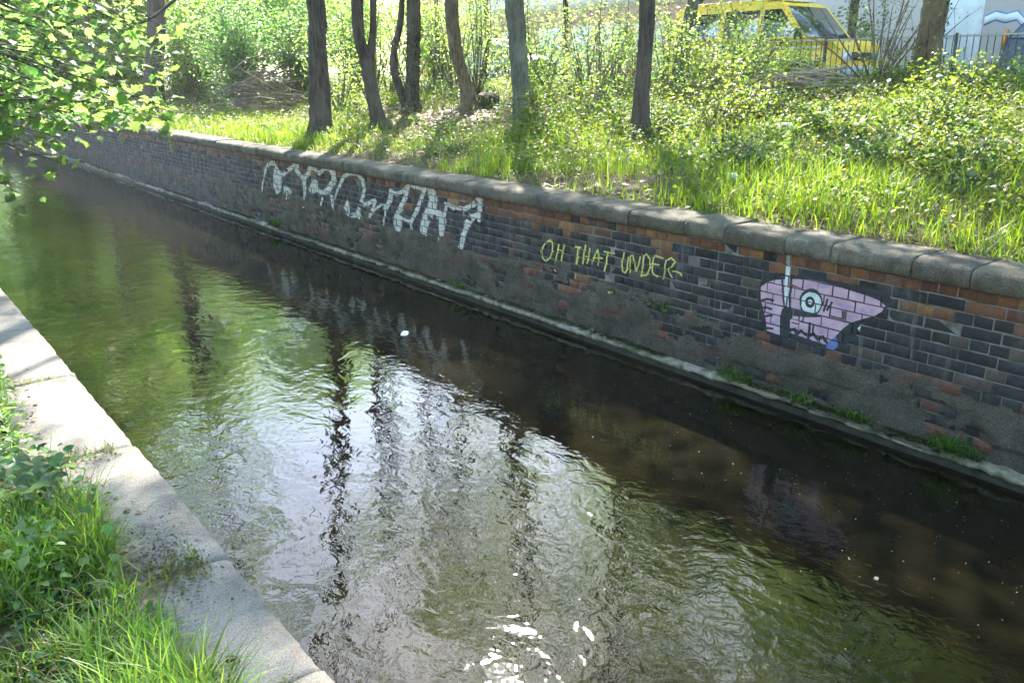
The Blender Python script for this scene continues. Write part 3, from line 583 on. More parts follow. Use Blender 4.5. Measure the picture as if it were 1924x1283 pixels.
# ---------------------------------------------------------------- trees
GREEN = np.array([.060, .095, .016]); YGREEN = np.array([.086, .120, .026]); DGREEN = np.array([.030, .055, .018])
def curve_pts(pts, n):
    pts = np.asarray(pts, float); t = np.linspace(0, len(pts)-1, n); i = np.minimum(t.astype(int), len(pts)-2); f = (t-i)[:, None]
    p0 = pts[np.maximum(i-1, 0)]; p1 = pts[i]; p2 = pts[i+1]; p3 = pts[np.minimum(i+2, len(pts)-1)]
    return .5*(2*p1+(p2-p0)*f+(2*p0-5*p1+4*p2-p3)*f**2+(3*p1-p0-3*p2+p3)*f**3)
def tree(name, label, base, diam, pts, height, mat='bark', crown=None, ncl=46, per=85, lsize=.10, col=YGREEN, group='tree trunks along the canal bank', second=None, spread=2.4, low=.36, nsides=16, ivy=0, cat='tree'):
    """pts: offsets (dx,dy,z) of the trunk's visible bends; the crown hangs on limbs above"""
    bx, by = base; z0 = float(gz(bx, by)); t = thing(name, label, cat, (bx, by, z0), group)
    P = [(0, 0, -.25)]+[tuple(p) for p in pts]
    lx, ly, lz = P[-1]; dx, dy = (P[-1][0]-P[-2][0])/max(.3, P[-1][2]-P[-2][2])*.35, (P[-1][1]-P[-2][1])/max(.3, P[-1][2]-P[-2][2])*.35
    for f in (.4, .7, 1.0):
        zz = lz+(height-lz)*f; P.append((lx+dx*(zz-lz)+rng.normal(0, .18), ly+dy*(zz-lz)+rng.normal(0, .18), zz))
    C = curve_pts(P, 44); zc = np.clip(C[:, 2]/height, 0, 1)
    rad = diam/2*(.80*(1-zc)**.85+.03)*(1+.75*np.exp(-np.maximum(C[:, 2], 0)/.13))
    rad = rad*(1+.06*np.sin(C[:, 2]*3.1+bx))
    mb = MB().tube(C, rad, nsides+6, .045, lobe=.30*np.exp(-np.maximum(C[:, 2], 0)/.16))
    if second is not None:
        C2 = curve_pts([tuple(C[max(2, int(44*second[0]))])]+[tuple(p) for p in second[1]], 20); mb.tube(C2, np.linspace(second[2], second[2]*.45, 20), 10, .04)
    mb.build('trunk', M[mat], t, smooth=True)
    # limbs and the leaf clusters at their tips
    lb = MB(); cl = []
    for k in range(ncl):
        zf = low+(1-low)*((k+rng.random())/ncl); o = C[min(43, int(np.searchsorted(C[:, 2], zf*height)))]
        a = k*2.4+rng.normal(0, .5); ln = spread*(.35+.75*math.sin(math.pi*min(1, (zf-low)/(1-low)*.8+.2)))*rng.uniform(.55, 1.15)
        tip = o+np.array([math.cos(a)*ln, math.sin(a)*ln, ln*rng.uniform(.1, .75)])
        mid = (o+tip)/2+np.array([0, 0, -.08*ln])+rng.normal(0, .06, 3)
        r0 = max(.012, diam*.11*(1.15-zf)); lb.tube(curve_pts([o, mid, tip], 7), np.linspace(r0, .005, 7), 5, .05, cap=False)
        for f, wgt in ((1, 1), (.72, .6)):
            cl.append((o+(tip-o)*f, .18+.17*ln, wgt))
            for _ in range(2):
                q = o+(tip-o)*f*rng.uniform(.6, 1); e = q+rng.normal(0, .3*ln**.5, 3); lb.tube(np.array([q, (q+e)/2+.03, e]), [.008, .006, .003], 4, 0, cap=False); cl.append((e, .16+.08*ln, .7))
        if ncl <= 26: lb.build('limb', M[mat], t, smooth=True); lb = MB()
    if lb.V: lb.build('limbs', M[mat], t, smooth=True)
    PP = []
    for c, s, wgt in cl:
        n = int(per*wgt*rng.uniform(.3, .9)); s = s*(.72 if ncl <= 26 else 1); PP.append(c+rng.normal(0, 1, (n, 3))*np.array([s, s, s*.62]))
    PP = np.vstack(PP); leaves('crown', PP, lsize, M['leaf'], col, t, up=.35, droop=.5)
    if ivy:
        n = ivy; zz = rng.uniform(.05, 1.5, n)**1.0; idx = np.searchsorted(C[:, 2], zz).clip(1, 43); a = rng.uniform(2.4, 6.2, n)
        Pp = C[idx]+np.stack([np.cos(a)*(rad[idx]+.03), np.sin(a)*(rad[idx]+.03), rng.normal(0, .03, n)], 1)
        leaves('ivy', Pp, .055, M['ground_leaf'], DGREEN*1.3, t, up=.1, droop=.4)
    return t
tree('tree', 'massive dark trunk behind the overhanging maple leaves, far along the bank', (6.41, 22.8), .58, [(0, 0, .2), (.12, -.10, 1.1), (.30, -.24, 2.6)], 14, 'bark', ncl=26, per=85, lsize=.14, spread=1.7, low=.26, col=YGREEN*1.35)
tree('tree', 'slim pale trunk left of the massive dark trunk, farthest back', (6.1, 27.0), .22, [(0, 0, .2), (.02, 0, 1.5), (0, 0, 3)], 9, 'bark_ochre', ncl=26, per=130, lsize=.15, spread=1.6, col=YGREEN*1.35)
tree('tree', 'thick dark straight trunk closest to the coping, grass at its foot', (6.07, 12.7), .39, [(0, 0, .15), (.01, 0, .7), (.02, -.02, 1.5), (.02, -.02, 2.2)], 13, 'bark', ncl=11, per=75, lsize=.11, spread=2.3, low=.30, col=YGREEN*1.35)
tree('tree', 'slender leaning trunk that forks into two stems, right of the thick dark trunk', (7.03, 12.58), .26, [(0, 0, .1), (-.05, .04, .5), (-.13, .10, 1.1), (-.20, .16, 1.9)], 11, 'bark', ncl=10, per=75, lsize=.11, spread=2.0, second=(.10, [(-.05, .04, .7), (-.06, .04, 1.2), (.0, 0, 1.9), (.05, -.05, 4.5)], .085), col=YGREEN*1.35)
tree('tree', 'straight trunk wrapped in ivy on its left side, between the forked and the bowed trunk', (8.88, 14.56), .34, [(0, 0, .2), (.03, -.02, .8), (.06, -.05, 1.6), (.08, -.06, 2.4)], 12, 'bark', ncl=11, per=80, lsize=.11, spread=2.2, ivy=420, second=(.03, [(-.22, .16, .6), (-.25, .18, 1.1), (-.12, .1, 1.7), (-.1, 0, 2.6)], .10), col=YGREEN*1.35)
tree('tree', 'bowed trunk that bends sharply to the left above its swollen foot', (9.01, 12.84), .30, [(0, 0, .1), (-.05, .04, .45), (-.17, .13, .95), (-.22, .17, 1.6), (-.21, .16, 2.2)], 11, 'bark_ochre', ncl=10, per=75, lsize=.11, spread=2.0, col=YGREEN*1.35)
tree('tree', 'smooth grey-green trunk tapering upward in front of the pink building', (8.37, 10.48), .35, [(0, 0, .15), (-.05, .04, .7), (-.09, .07, 1.4), (-.11, .08, 2.2)], 13, 'bark_green', ncl=15, per=85, lsize=.11, spread=2.4, col=YGREEN*1.35)
tree('tree', 'straight grey trunk in the middle of the lush bank, alone and nearest the camera', (7.92, 7.60), .245, [(0, 0, .15), (-.01, 0, .6), (.01, -.01, 1.1), (0, 0, 1.8)], 12, 'bark', ncl=40, per=120, lsize=.11, spread=2.4)
tree('tree', 'grey trunk leaning right beside the back of the yellow van', (11.91, 10.58), .28, [(0, 0, .2), (.02, -.02, .5), (.08, -.06, 1.0), (.17, -.13, 1.7), (.24, -.18, 2.4)], 11, 'bark_green', ncl=22, per=85, lsize=.11, spread=2.3, col=YGREEN*1.35)
tree('tree', 'broad ridged trunk right of the bare multi-stemmed bush, in front of the iron fence', (13.6, 7.05), .50, [(0, 0, .15), (.01, -.01, .6), (.03, -.02, 1.2), (.04, -.03, 2)], 13, 'bark_ochre', ncl=50, per=150, lsize=.10, spread=2.8, ivy=60)
# crowns past the right edge of the frame: only their reflection and shade are seen
tree('tree', 'tree past the right edge seen only mirrored in the dark water', (10.6, 2.9), .4, [(0, 0, .2), (0, 0, 1.5), (.1, 0, 3)], 12, 'bark', ncl=52, per=280, lsize=.11, spread=3.0, group='trees mirrored at the right', low=.25)
tree('tree', 'second tree past the right edge, farther up the bank', (13.4, .6), .4, [(0, 0, .2), (0, 0, 1.5), (.1, 0, 3)], 12, 'bark', ncl=50, per=260, lsize=.12, spread=3.0, group='trees mirrored at the right', low=.25)
for lab, x, y in [('tall added street tree behind the van windscreen', 24.7, 15.2), ('tall added street tree in line with the leaning grey trunk', 24.5, 21.0), ('tall added street tree past the right edge, before the grey building', 24.6, 9.0), ('tall added street tree far right, past the edge of the view', 24.6, 3.0)]:  # street trees added so the water on the right mirrors green
    tree('tree', lab, (x, y), .34, [(0, 0, .3), (0, 0, 2), (.1, 0, 5)], 16, 'bark', ncl=62, per=230, lsize=.17, spread=3.3, low=.36, group='street trees added for the green mirrored in the water', col=YGREEN*1.5)
for lab, x, y, h in [('yellow-green tree near the street, seen behind the forked trunk', 11.9, 18.3, 11), ('yellow-green tree by the street behind the ivy-wrapped trunk', 13.6, 18.6, 12), ('thin yellow-green tree behind the gap left of the grey-green trunk', 13.9, 15.9, 11)]:
    tree('tree', lab, (x, y), .16, [(0, 0, .3), (.03, 0, 1.5), (.0, .05, 3)], h, 'bark', ncl=15, per=95, lsize=.12, spread=2.2, low=.36, nsides=9, group='young trees along the fence', col=YGREEN*1.5)
for lab, x, y in [('unseen tree added behind the viewer, left of the path', -7.0, -3.5), ('unseen tree added on the near bank, back from the dock plants', -7.5, 3.0), ('unseen tree added on the near bank between the dock plants and the maple', -8.0, 9.0), ('unseen tree added farthest behind the viewer', -6.5, -10.0)]:  # unseen trees added to hold skylight off the far wall
    tree('tree', lab, (x, y), .4, [(0, 0, .3), (0, 0, 2), (.1, 0, 4)], 13, 'bark', ncl=60, per=130, lsize=.24, spread=3.4, low=.12, group='unseen trees added behind the near bank to dim the wall')
# bright trees closing the view down the canal
for k, (x, y, h, d, lab) in enumerate([(6.3, 33, 8, .3, 'bright leafy tree at the far end of the canal wall'), (7.5, 40, 10, .35, 'tall bright tree farthest down the canal'), (-2.2, 30, 8, .3, 'bright tree on the near bank far down the canal'), (10.5, 34, 9, .3, 'leafy tree behind the far shrubs right of the canal end'), (14, 30, 8, .28, 'leafy tree beyond the brush heap close to the street'), (1.8, 50, 9, .35, 'yellow-green tree closing off the end of the canal'), (20.5, 44, 8, .3, 'street tree far off behind the trunks'), (5.9, 45, 11, .35, 'dense bright tree at the far end of the coping'), (7.4, 51, 13, .35, 'dense tree rising past the far end of the coping'), (.2, 45, 11, .35, 'tall bright tree on the near bank at the very end of the water'), (4.2, 56, 12, .35, 'tallest bright tree, straight down the line of the canal')]):
    tree('tree', lab, (x, y), d, [(0, 0, .3), (.1, 0, 1.2), (.1, .1, 2.4)], h, 'bark', ncl=48, per=95, lsize=.26, spread=3.0, low=.06, nsides=9, group='bright trees down the canal', col=YGREEN*rng.uniform(1.6, 2.1))

# the maple reaching over the water from the near bank
t = thing('maple_tree', 'maple with large lobed leaves hanging over the water on the left', 'tree', (-1.3, 12.4, .55))
MB().tube(curve_pts([(0, 0, -.2), (.1, 0, .8), (.3, -.1, 2), (.5, -.2, 4), (.5, -.2, 7)], 26), np.linspace(.17, .05, 26), 12, .04).build('trunk', M['bark'], t, smooth=True)
lb = MB(); PP = []; AX = []
for k in range(150):
    z0 = rng.uniform(.9, 5.2); o = np.array([.12+.1*z0, -.04*z0, z0]); tx = rng.uniform(1.5, 4.55)
    tip = np.array([tx+.25, rng.uniform(-1.9, 1.6), z0*rng.uniform(.45, .9)+rng.uniform(-.55, .5)-.12*max(0, tx-2.4)])
    tip[2] = max(tip[2]+.25, .75+.30*max(0, tx-3.0))
    mid = (o+tip)/2+np.array([0, rng.normal(0, .15), .25]); C = curve_pts([o, mid, tip], 9)
    lb.tube(C, np.linspace(.022, .004, 9), 5, .05, cap=False)
    for f in np.linspace(.45, 1, 8):
        i = min(8, int(f*8)); n = rng.integers(3, 7); PP.append(C[i]+rng.normal(0, 1, (n, 3))*np.array([.13, .13, .10]))
for k in range(46):
    z0 = rng.uniform(.6, 2.0); o = np.array([.12+.1*z0, -.04*z0, z0]); tip = np.array([rng.uniform(2.1, 3.4), rng.uniform(-1.6, .8), rng.uniform(.2, 1.5)])
    mid = (o+tip)/2+np.array([0, rng.normal(0, .15), .3]); C = curve_pts([o, mid, tip], 9); lb.tube(C, np.linspace(.018, .004, 9), 5, .05, cap=False)
    for f in np.linspace(.5, 1, 8): i = min(8, int(f*8)); n = rng.integers(3, 7); PP.append(C[i]+rng.normal(0, 1, (n, 3))*np.array([.13, .13, .10]))
lb.build('limbs', M['bark'], t, smooth=True)
PP = np.vstack(PP); wz = PP[:, 2]+.55; dist = np.hypot(PP[:, 0]-1.3, PP[:, 1]+12.4)+np.where((PP[:, 0] > 2.0) & (wz < 3.0) & (wz > .6), 0, 50)
pick = np.argsort(dist)[:298]
lm = []
for k in range(6):
    V_, q_, t_ = MAPLE; s_ = .115*rng.uniform(.75, 1.3); v_ = V_*s_; v_[:, 2] += .004*rng.normal(size=len(v_))
    c_ = np.clip(np.array([.064, .112, .026])*rng.uniform(.75, 1.3)*(1+.1*rng.normal(size=3)), .004, .9)
    o = np_mesh('leaf', v_, np.array(t_), M['leaf'], None, np.tile(c_, (len(v_), 1))); lm.append(o.data); bpy.data.objects.remove(o)
for i in pick:
    N = Vector((rng.normal(), rng.normal(), abs(rng.normal())+.7)).normalized(); A = Vector((rng.normal(), rng.normal(), rng.normal()-.9)); A = (A-A.dot(N)*N).normalized(); B = A.cross(N)
    o = bpy.data.objects.new('leaf', lm[rng.integers(6)]); COL.objects.link(o); o.parent = t; o.location = PP[i]
    o.rotation_euler = __import__('mathutils').Matrix((B, A, N)).transposed().to_euler()
PP = np.delete(PP, pick, 0)
leaves('crown', PP, .115, M['leaf'], np.array([.064, .112, .026]), t, MAPLE, up=.45, droop=.9, cvar=.25)['kind'] = 'stuff'
PP = np.array([rng.uniform(.0, 1.6, 350), rng.uniform(-1.5, 3.5, 350), rng.uniform(3.2, 8, 350)]).T; leaves('crown', PP, .11, M['leaf'], np.array([.052, .105, .022]), t, MAPLE, up=.45, droop=.9)
# twiggy branch hanging into the top of the view
b = MB(); P0 = np.array([5.2, 13.4, 5.0])
b.tube(curve_pts([(6.0, 12.8, 5.4), (4.6, 13.2, 3.6), (3.9, 13.4, 2.95), (3.5, 13.3, 2.88), (3.0, 13.2, 3.05)], 20), np.linspace(.03, .008, 20), 6, .04)
b.tube(curve_pts([(3.9, 13.4, 2.95), (3.5, 13.6, 3.0), (3.2, 13.6, 2.7)], 8), np.linspace(.012, .004, 8), 5)
tag(b.build('branch', M['bark'], smooth=True), 'bare dark branch dipping into view above the dense shrubs', 'branch')

# ---------------------------------------------------------------- shrubs and saplings
def shrub(label, base, rx, ry, h, n, lsize, col, group, mat='leaf_dark', stems=14, name='shrub', bare=0.0, smat='twig', lean=.5, cat='shrub', up=.35):
    bx, by = base; t = thing(name, label, cat, (bx, by, float(gz(bx, by))), group); sb = MB(); tips = []
    for k in range(stems):
        a = rng.uniform(0, 2*math.pi); r = math.sqrt(rng.random()); e = np.array([rx*r*math.cos(a), ry*r*math.sin(a), h*(1-.45*r*r)*rng.uniform(.6, 1.05)])
        m = e*np.array([lean*.7, lean*.7, .55])+rng.normal(0, .05, 3)*h**.5; C = curve_pts([(rng.normal(0, .05), rng.normal(0, .05), -.06), m, e], 9)
        sb.tube(C, np.linspace(.006+.006*h, .003, 9), 5, .05, cap=False); tips.append(C)
        for _ in range(3):
            i = rng.integers(3, 8); q = C[i]+rng.normal(0, .22, 3)*np.array([rx, ry, h])**.5*.8; q[2] = max(q[2], .1)
            sb.tube(np.array([C[i], (C[i]+q)/2+rng.normal(0, .02, 3), q]), [.004, .003, .002], 4, 0, cap=False); tips.append(np.linspace(C[i], q, 9))
    sb.build('stems', M[smat], t, smooth=True)
    if n:
        T = np.array([tips[i][min(8, max(0, int(9*f)))] for i, f in zip(rng.integers(0, len(tips), n), rng.uniform(.25, 1.08, n)**.8)])
        P = T+rng.normal(0, 1, (n, 3))*np.array([.11*rx+.04, .11*ry+.04, .06*h+.05]); P[:, 2] = np.maximum(P[:, 2], .03)
        leaves('foliage', P, lsize*rng.uniform(.5, 1.25, n), M[mat], col, t, up=up, droop=.3)
    return t
G1 = 'dense shrubs beyond the brush heap'
for lab, p, rx, ry, h, n, ls, c in [
    ('tall dense grey-green shrub behind the brush heap', (7.7, 20.0), 1.2, 1.2, 2.6, 9500, .075, DGREEN*2.0),
    ('dense dark shrub between the brush heap and the thick straight trunk', (8.9, 19.8), 1.1, 1.1, 2.6, 8000, .075, DGREEN*1.8),
    ('mid-green shrub left of the brush heap', (7.3, 22.4), 1.1, 1.2, 2.4, 7000, .075, GREEN*1.1),
    ('bright loose shrub right of the massive dark trunk', (8.0, 24.6), 1.4, 1.4, 3.0, 7500, .08, GREEN*1.4),
    ('yellow-green shrub just left of the massive dark trunk', (6.9, 28.2), 1.3, 1.5, 2.8, 6000, .09, YGREEN*1.1),
    ('shrub by the coping past the massive dark trunk', (6.3, 31.6), .9, 1.6, 2.4, 4500, .09, GREEN*1.4),
    ('far shrub filling the gap behind the dense grey-green shrub', (10.2, 27.0), 2.0, 2.0, 3.8, 9000, .10, GREEN*1.3),
    ('broad far shrub right of the massive dark trunk, well behind it', (8.6, 32.0), 2.0, 2.2, 3.8, 8000, .11, YGREEN*1.0),
    ('large shrub next to the street past the dense dark shrub', (11.4, 21.6), 1.7, 1.7, 3.4, 9000, .085, GREEN*1.3),
    ('shrub close to the street behind the forked trunk', (12.6, 19.3), 1.4, 1.4, 2.9, 6500, .08, YGREEN*1.1),
    ('overgrown shrub at the end of the coping', (5.9, 36.5), 1.4, 2.2, 4.0, 6500, .11, YGREEN),
    ('wide shrub overhanging the far end of the water', (3.4, 43.0), 3.2, 2.0, 5.5, 9000, .14, YGREEN*1.1),
    ('shrub on the near bank at the far end of the water', (-.6, 35.0), 1.6, 2.4, 4.5, 8000, .12, YGREEN)]:
    shrub(lab, p, rx, ry, h, n, ls, c, G1, 'leaf' if c[0] > .07 else 'leaf_dark', stems=30)
G2 = 'leafy saplings between the trunks and the street'
saps = [('sapling behind the gap between the thick trunk and the forked trunk', (8.6, 15.6), .8, 2.4, 800), ('taller sapling close behind the forked trunk', (10.0, 16.4), 1.0, 2.8, 1000),
    ('sapling left of the ivy-wrapped trunk', (10.3, 17.9), 1.0, 2.7, 900), ('sapling right behind the ivy-wrapped trunk', (11.0, 15.4), 1.0, 2.6, 900),
    ('sapling framed by the ivy-wrapped trunk and the bowed trunk', (11.4, 16.8), 1.1, 2.9, 1000), ('sapling close behind the bowed trunk', (11.0, 13.6), .9, 2.2, 900),
    ('sapling filling the gap between the bowed and grey-green trunks', (12.2, 14.9), 1.1, 2.6, 1000), ('low sapling at the right foot of the bowed trunk', (10.6, 12.5), .7, 1.3, 500),
    ('thin sapling just right of the grey-green trunk', (10.9, 11.9), .8, 2.0, 650), ('airy sapling in front of the pale doors', (12.6, 12.8), .9, 2.2, 800),
    ('sapling by the fence beneath the beige band of the pink building', (14.0, 13.7), .9, 2.0, 700), ('sapling left of the lone grey trunk', (11.9, 10.9), .7, 1.7, 620),
    ('sapling in front of the van rear, right of the lone grey trunk', (11.3, 9.7), .8, 1.5, 650), ('airy sapling across the side windows of the van', (13.3, 10.1), .95, 2.2, 1050),
    ('sapling across the lower side of the van', (12.9, 9.4), .8, 1.1, 560), ('sapling with dark stems hard by the grey-green trunk', (10.2, 10.8), .7, 1.8, 420),
    ('low leafy sapling under the van door', (12.4, 8.9), .9, .75, 700), ('leafy sapling at the foot of the leaning grey trunk', (11.0, 9.2), .9, .95, 800), ('sapling seen left of the thick dark trunk', (8.3, 16.5), .8, 2.3, 900)]
for lab, p, r, h, n in saps:
    shrub(lab, p, r, r, h, int(n*2.2), .056, YGREEN*rng.uniform(.95, 1.3), G2, 'leaf', stems=11, name='sapling', lean=.75, cat='sapling')
shrub('bare multi-stemmed bush with a few yellow-green leaves beside the broad ridged trunk', (12.95, 7.45), 1.25, 1.25, 2.1, 130, .055, YGREEN*1.3, None, 'leaf', stems=20, smat='twig', lean=.85)
shrub('leafy shrub standing against the grey wall behind the bare bush', (22.5, 13.6), 1.3, 1.3, 2.4, 2200, .10, GREEN*1.3, 'shrubs along the fence')
shrub('low ivy shrub round the foot of the broad ridged trunk', (12.9, 7.0), 1.0, .7, .5, 1500, .06, GREEN*1.2, 'shrubs along the fence', 'ground_leaf', stems=10)
shrub('yellow-leaved shrub at the foot of the fence on the right', (13.9, 5.55), .9, .7, .55, 1200, .06, YGREEN*1.5, 'shrubs along the fence', 'leaf', stems=10)
shrub('green hedge plant behind the iron fence, right of the broad ridged trunk', (16.0, 6.9), .8, 1.3, .6, 1600, .06, GREEN, 'shrubs along the fence', stems=10)
shrub('tall thin plant with yellow leaves before the fence bars', (14.6, 6.1), .3, .3, 1.0, 60, .06, YGREEN*1.6, 'shrubs along the fence', 'leaf', stems=4)

G3 = 'low leafy shrubs on the open bank'
for lab, p, r, h, n in [('low leafy shrub just right of the foot of the lone grey trunk', (8.7, 7.1), .55, .75, 900), ('leafy shrub behind the lone grey trunk, left of the cut branches', (10.2, 8.2), .7, .95, 1100), ('low pale shrub left of the squarish stone block', (9.1, 6.7), .5, .5, 800),
    ('low leafy shrub above the pink graffiti, halfway up the bank', (9.6, 4.9), .6, .55, 900), ('rounded leafy shrub below the fence posts on the right', (11.6, 5.4), .7, .6, 1000), ('low shrub left of the lone grey trunk, in the long grass', (7.6, 9.2), .55, .6, 800), ('spreading low shrub beside the smooth grey-green trunk', (8.8, 9.6), .6, .7, 900)]:
    shrub(lab, p, r, r, h, n, .055, [GREEN*1.4, YGREEN*1.1, GREEN*1.2][len(lab) % 3], G3, 'ground_leaf', stems=16, lean=.8)
# heaps of cut branches
def heap(label, base, rx, ry, h, n, ang, mat='dry_twig', rmax=.022):
    t = thing('brush_heap', label, 'branch pile', (base[0], base[1], float(gz(*base))))
    for k in range(n):
        c = np.array([rng.normal(0, rx*.35), rng.normal(0, ry*.35), 0]); c[2] = h*math.exp(-(c[0]/rx)**2*2-(c[1]/ry)**2*2)*rng.uniform(.1, 1)+.04
        a = ang+rng.normal(0, .5); L = rng.uniform(.4, 1.3)*max(rx, ry)*.8; d = np.array([math.cos(a), math.sin(a), rng.normal(0, .22)])*L/2
        P = curve_pts([c-d, c+rng.normal(0, .05, 3), c+d], 7); P[:, 2] = np.maximum(P[:, 2], .0); r = rng.uniform(.008, rmax)
        MB().tube(P, np.linspace(r, r*.4, 7), 5, .05).build('cut_branch', M[mat], t, smooth=True)
    return t
heap('tangled heap of grey cut brushwood in front of the dense shrubs', (7.2, 17.9), 1.2, 1.4, 1.0, 90, 2.4, 'twig', .024)
heap('low pile of pale cut branches lying below the yellow van', (11.9, 8.1), .8, 1.2, .42, 60, 2.3, 'dry_twig', .026)
# ---------------------------------------------------------------- street: fence, van, car, buildings
FX = 15.40
fence = thing('iron_fence', 'low dark iron bar fence along the top of the bank before the street', 'fence', (FX, 12, 1.88))
def sub(mb, name, mat, parent, loc, smooth=False):
    o = mb.build(name, mat, None, smooth); o.parent = parent; o.location = Vector((0, 0, 0))-Vector(loc); return o
fl = (FX, 12, 1.88)
for z in (2.05, 2.80): sub(MB().box(FX-.02, -6, z-.016, FX+.02, 34, z+.016), 'rail', M['iron_rail'], fence, fl)
bar0 = MB().box(-.006, -.006, 0, .006, .006, .93).build('bar', M['iron'], fence); 
first = True; n = 0
yb = 4.0
while n < 236:
    o = bar0 if first else bar0.copy()
    if not first: COL.objects.link(o)
    o.parent = fence; o.location = (0+.028, yb-12, .02); first = False; n += 1; yb += .115
for yb in np.arange(-5, 34, 2.5): sub(MB().box(FX-.02, yb-.02, 1.8, FX+.02, yb+.02, 2.85), 'post', M['iron'], fence, fl)

def wheel(parent, loc, r=.32, w=.2, hub='pale_plastic'):
    mb = MB(); prof = [(r-.10, -w/2), (r-.02, -w/2), (r, -w/2+.03), (r, w/2-.03), (r-.02, w/2), (r-.10, w/2)]; n = 24; V = []
    for k in range(n):
        a = 2*math.pi*k/n
        for rr, x in prof: V.append((x, rr*math.cos(a), rr*math.sin(a)))
    p = len(prof); Q = [(k*p+q, k*p+q+1, ((k+1) % n)*p+q+1, ((k+1) % n)*p+q) for k in range(n) for q in range(p-1)]
    o = mb.add(V, Q).build('wheel', M['rubber'], parent, True); o.location = loc
    mb = MB(); V = []
    for rr, x in ((r-.10, -w/2+.02), (r-.13, -w/2+.0), (.09, -w/2+.03), (.07, -w/2-.01), (0.001, -w/2-.012)):
        for k in range(n): V.append((x, rr*math.cos(2*math.pi*k/n), rr*math.sin(2*math.pi*k/n)))
    Q = [(s*n+k, s*n+(k+1) % n, (s+1)*n+(k+1) % n, (s+1)*n+k) for s in range(4) for k in range(n)]
    mb.add(V, Q).build('rim', M[hub], o, True)
def vehicle(name, label, cat, loc, L, W, lower, upper, belt, tuck, paint, windows, screen, axles, wr, group=None, trims=(), bumper='pale_plastic'):
    """outline in (y from the nose, z); the nose points to -Y"""
    t = thing(name, label, cat, loc, group)
    mb = MB(); prism(mb, lower, 0, W); prism(mb, upper, 0, W); V = np.vstack(mb.V)
    top = max(z for _, z in upper)
    f = np.clip((V[:, 2]-belt)/(top-belt), 0, 1)*tuck; nose = np.clip((.35-V[:, 1])/.35, 0, 1)*.12
    s = 1-2*(f+nose)/W; V[:, 0] = (V[:, 0]-W/2)*s+W/2
    body = np_mesh('body', V, [np.vstack(mb.Q), np.vstack(mb.T)], M[paint], t)
    bv = body.modifiers.new('edges', 'BEVEL'); bv.width = .035; bv.segments = 3; bv.limit_method = 'ANGLE'; bv.angle_limit = R(40)
    def side_x(y, z, side):
        ff = float(np.clip((z-belt)/(top-belt), 0, 1)*tuck); return (ff-.008) if side == 0 else (W-ff+.008)
    for side in (0, 1):
        for poly in windows:
            m2 = MB(); n = len(poly); V = [(side_x(y, z, side), y, z) for y, z in poly]+[(side_x(y, z, side)+(.02 if side == 0 else -.02), y, z) for y, z in poly]
            m2.add(V, [(i, (i+1) % n, (i+1) % n+n, i+n) for i in range(n)], [(0, i, i+1) for i in range(1, n-1)])
            m2.build('window', M['glass'], t)
        for ya, yb_, za, zb, mat in trims:
            x = -.012 if side == 0 else W-.01; MB().box(x, ya, za, x+.022, yb_, zb).build('trim_strip', M[mat], t)
        for ay in axles: wheel(t, (.10 if side == 0 else W-.10, ay, wr), wr)
        xm = -.17 if side == 0 else W+.02
        MB().box(xm, screen[0][0]+.05, belt-.02, xm+.15, screen[0][0]+.14, belt+.2).build('mirror', M['dark_plastic'], t)
    (ya, za), (yb_, zb) = screen; ia, ib = .10, tuck+.06
    nrm = np.array([0, -(zb-za), yb_-ya]); nrm = nrm/np.linalg.norm(nrm)*.012
    V = np.array([(ia, ya, za), (W-ia, ya, za), (W-ib, yb_, zb), (ib, yb_, zb)])
    MB().add(np.vstack([V+nrm, V-nrm]), [(0, 1, 2, 3), (0, 4, 5, 1), (1, 5, 6, 2), (2, 6, 7, 3), (3, 7, 4, 0)]).build('windscreen', M['glass'], t)
    o = MB().box(.06, -.09, .30, W-.06, .10, .50).build('bumper', M[bumper], t); bv = o.modifiers.new('edges', 'BEVEL'); bv.width = .04; bv.segments = 3
    o = MB().box(.06, L-.08, .34, W-.06, L+.08, .52).build('bumper', M[bumper], t)
    for x in (.16, W-.46):
        h = MB().box(x, -.022, .60, x+.30, .05, .80).build('headlight', M['lens'], t)
        MB().box(x if x < 1 else x+.22, -.026, .53, x+.08 if x < 1 else x+.30, .05, .595).build('indicator', M['amber'], t)
    MB().box(.52, -.016, .62, W-.52, .04, .78).build('grille', M['dark_plastic'], t)
    for x in (.06, W-.18): MB().box(x, L-.02, .75, x+.12, L+.02, 1.1).build('tail_light', M['amber'], t)
    return t
def arch(cy_, r, z0=.30):
    return [(cy_+r*math.cos(a), .32+r*math.sin(a)) for a in np.linspace(math.pi-.05, .05, 9)]
low = [(0, .36), (.02, .62), (.06, .86), (.22, 1.0), (.85, 1.07), (4.70, 1.07), (4.72, .34)]+[(y, z) for y, z in reversed(arch(3.85, .40))]+[(y, z) for y, z in reversed(arch(.92, .40))]
up = [(.86, 1.072), (1.50, 1.78), (1.72, 1.86), (2.4, 1.90), (4.3, 1.90), (4.58, 1.80), (4.70, 1.072)]
van = vehicle('van', 'yellow panel van with orange stripe parked behind the fence', 'van', (16.75, 10.55, 1.845), 4.7, 1.84, low, up, 1.07, .13, 'van_yellow',
    [[(1.02, 1.12), (1.98, 1.12), (1.98, 1.70), (1.55, 1.70)], [(2.10, 1.12), (3.05, 1.12), (3.05, 1.70), (2.10, 1.70)], [(3.2, 1.14), (4.3, 1.14), (4.24, 1.68), (3.2, 1.68)]],
    ((.86, 1.08), (1.48, 1.76)), (.92, 3.85), .32, None, [(.45, 4.6, .60, .64, 'white_paint'), (.45, 4.6, .86, .90, 'white_paint')])
for y in (1.02, 2.04, 3.12): MB().box(-.0015, y, .42, .004, y+.012, 1.05).build('door_seam', M['rubber'], van)
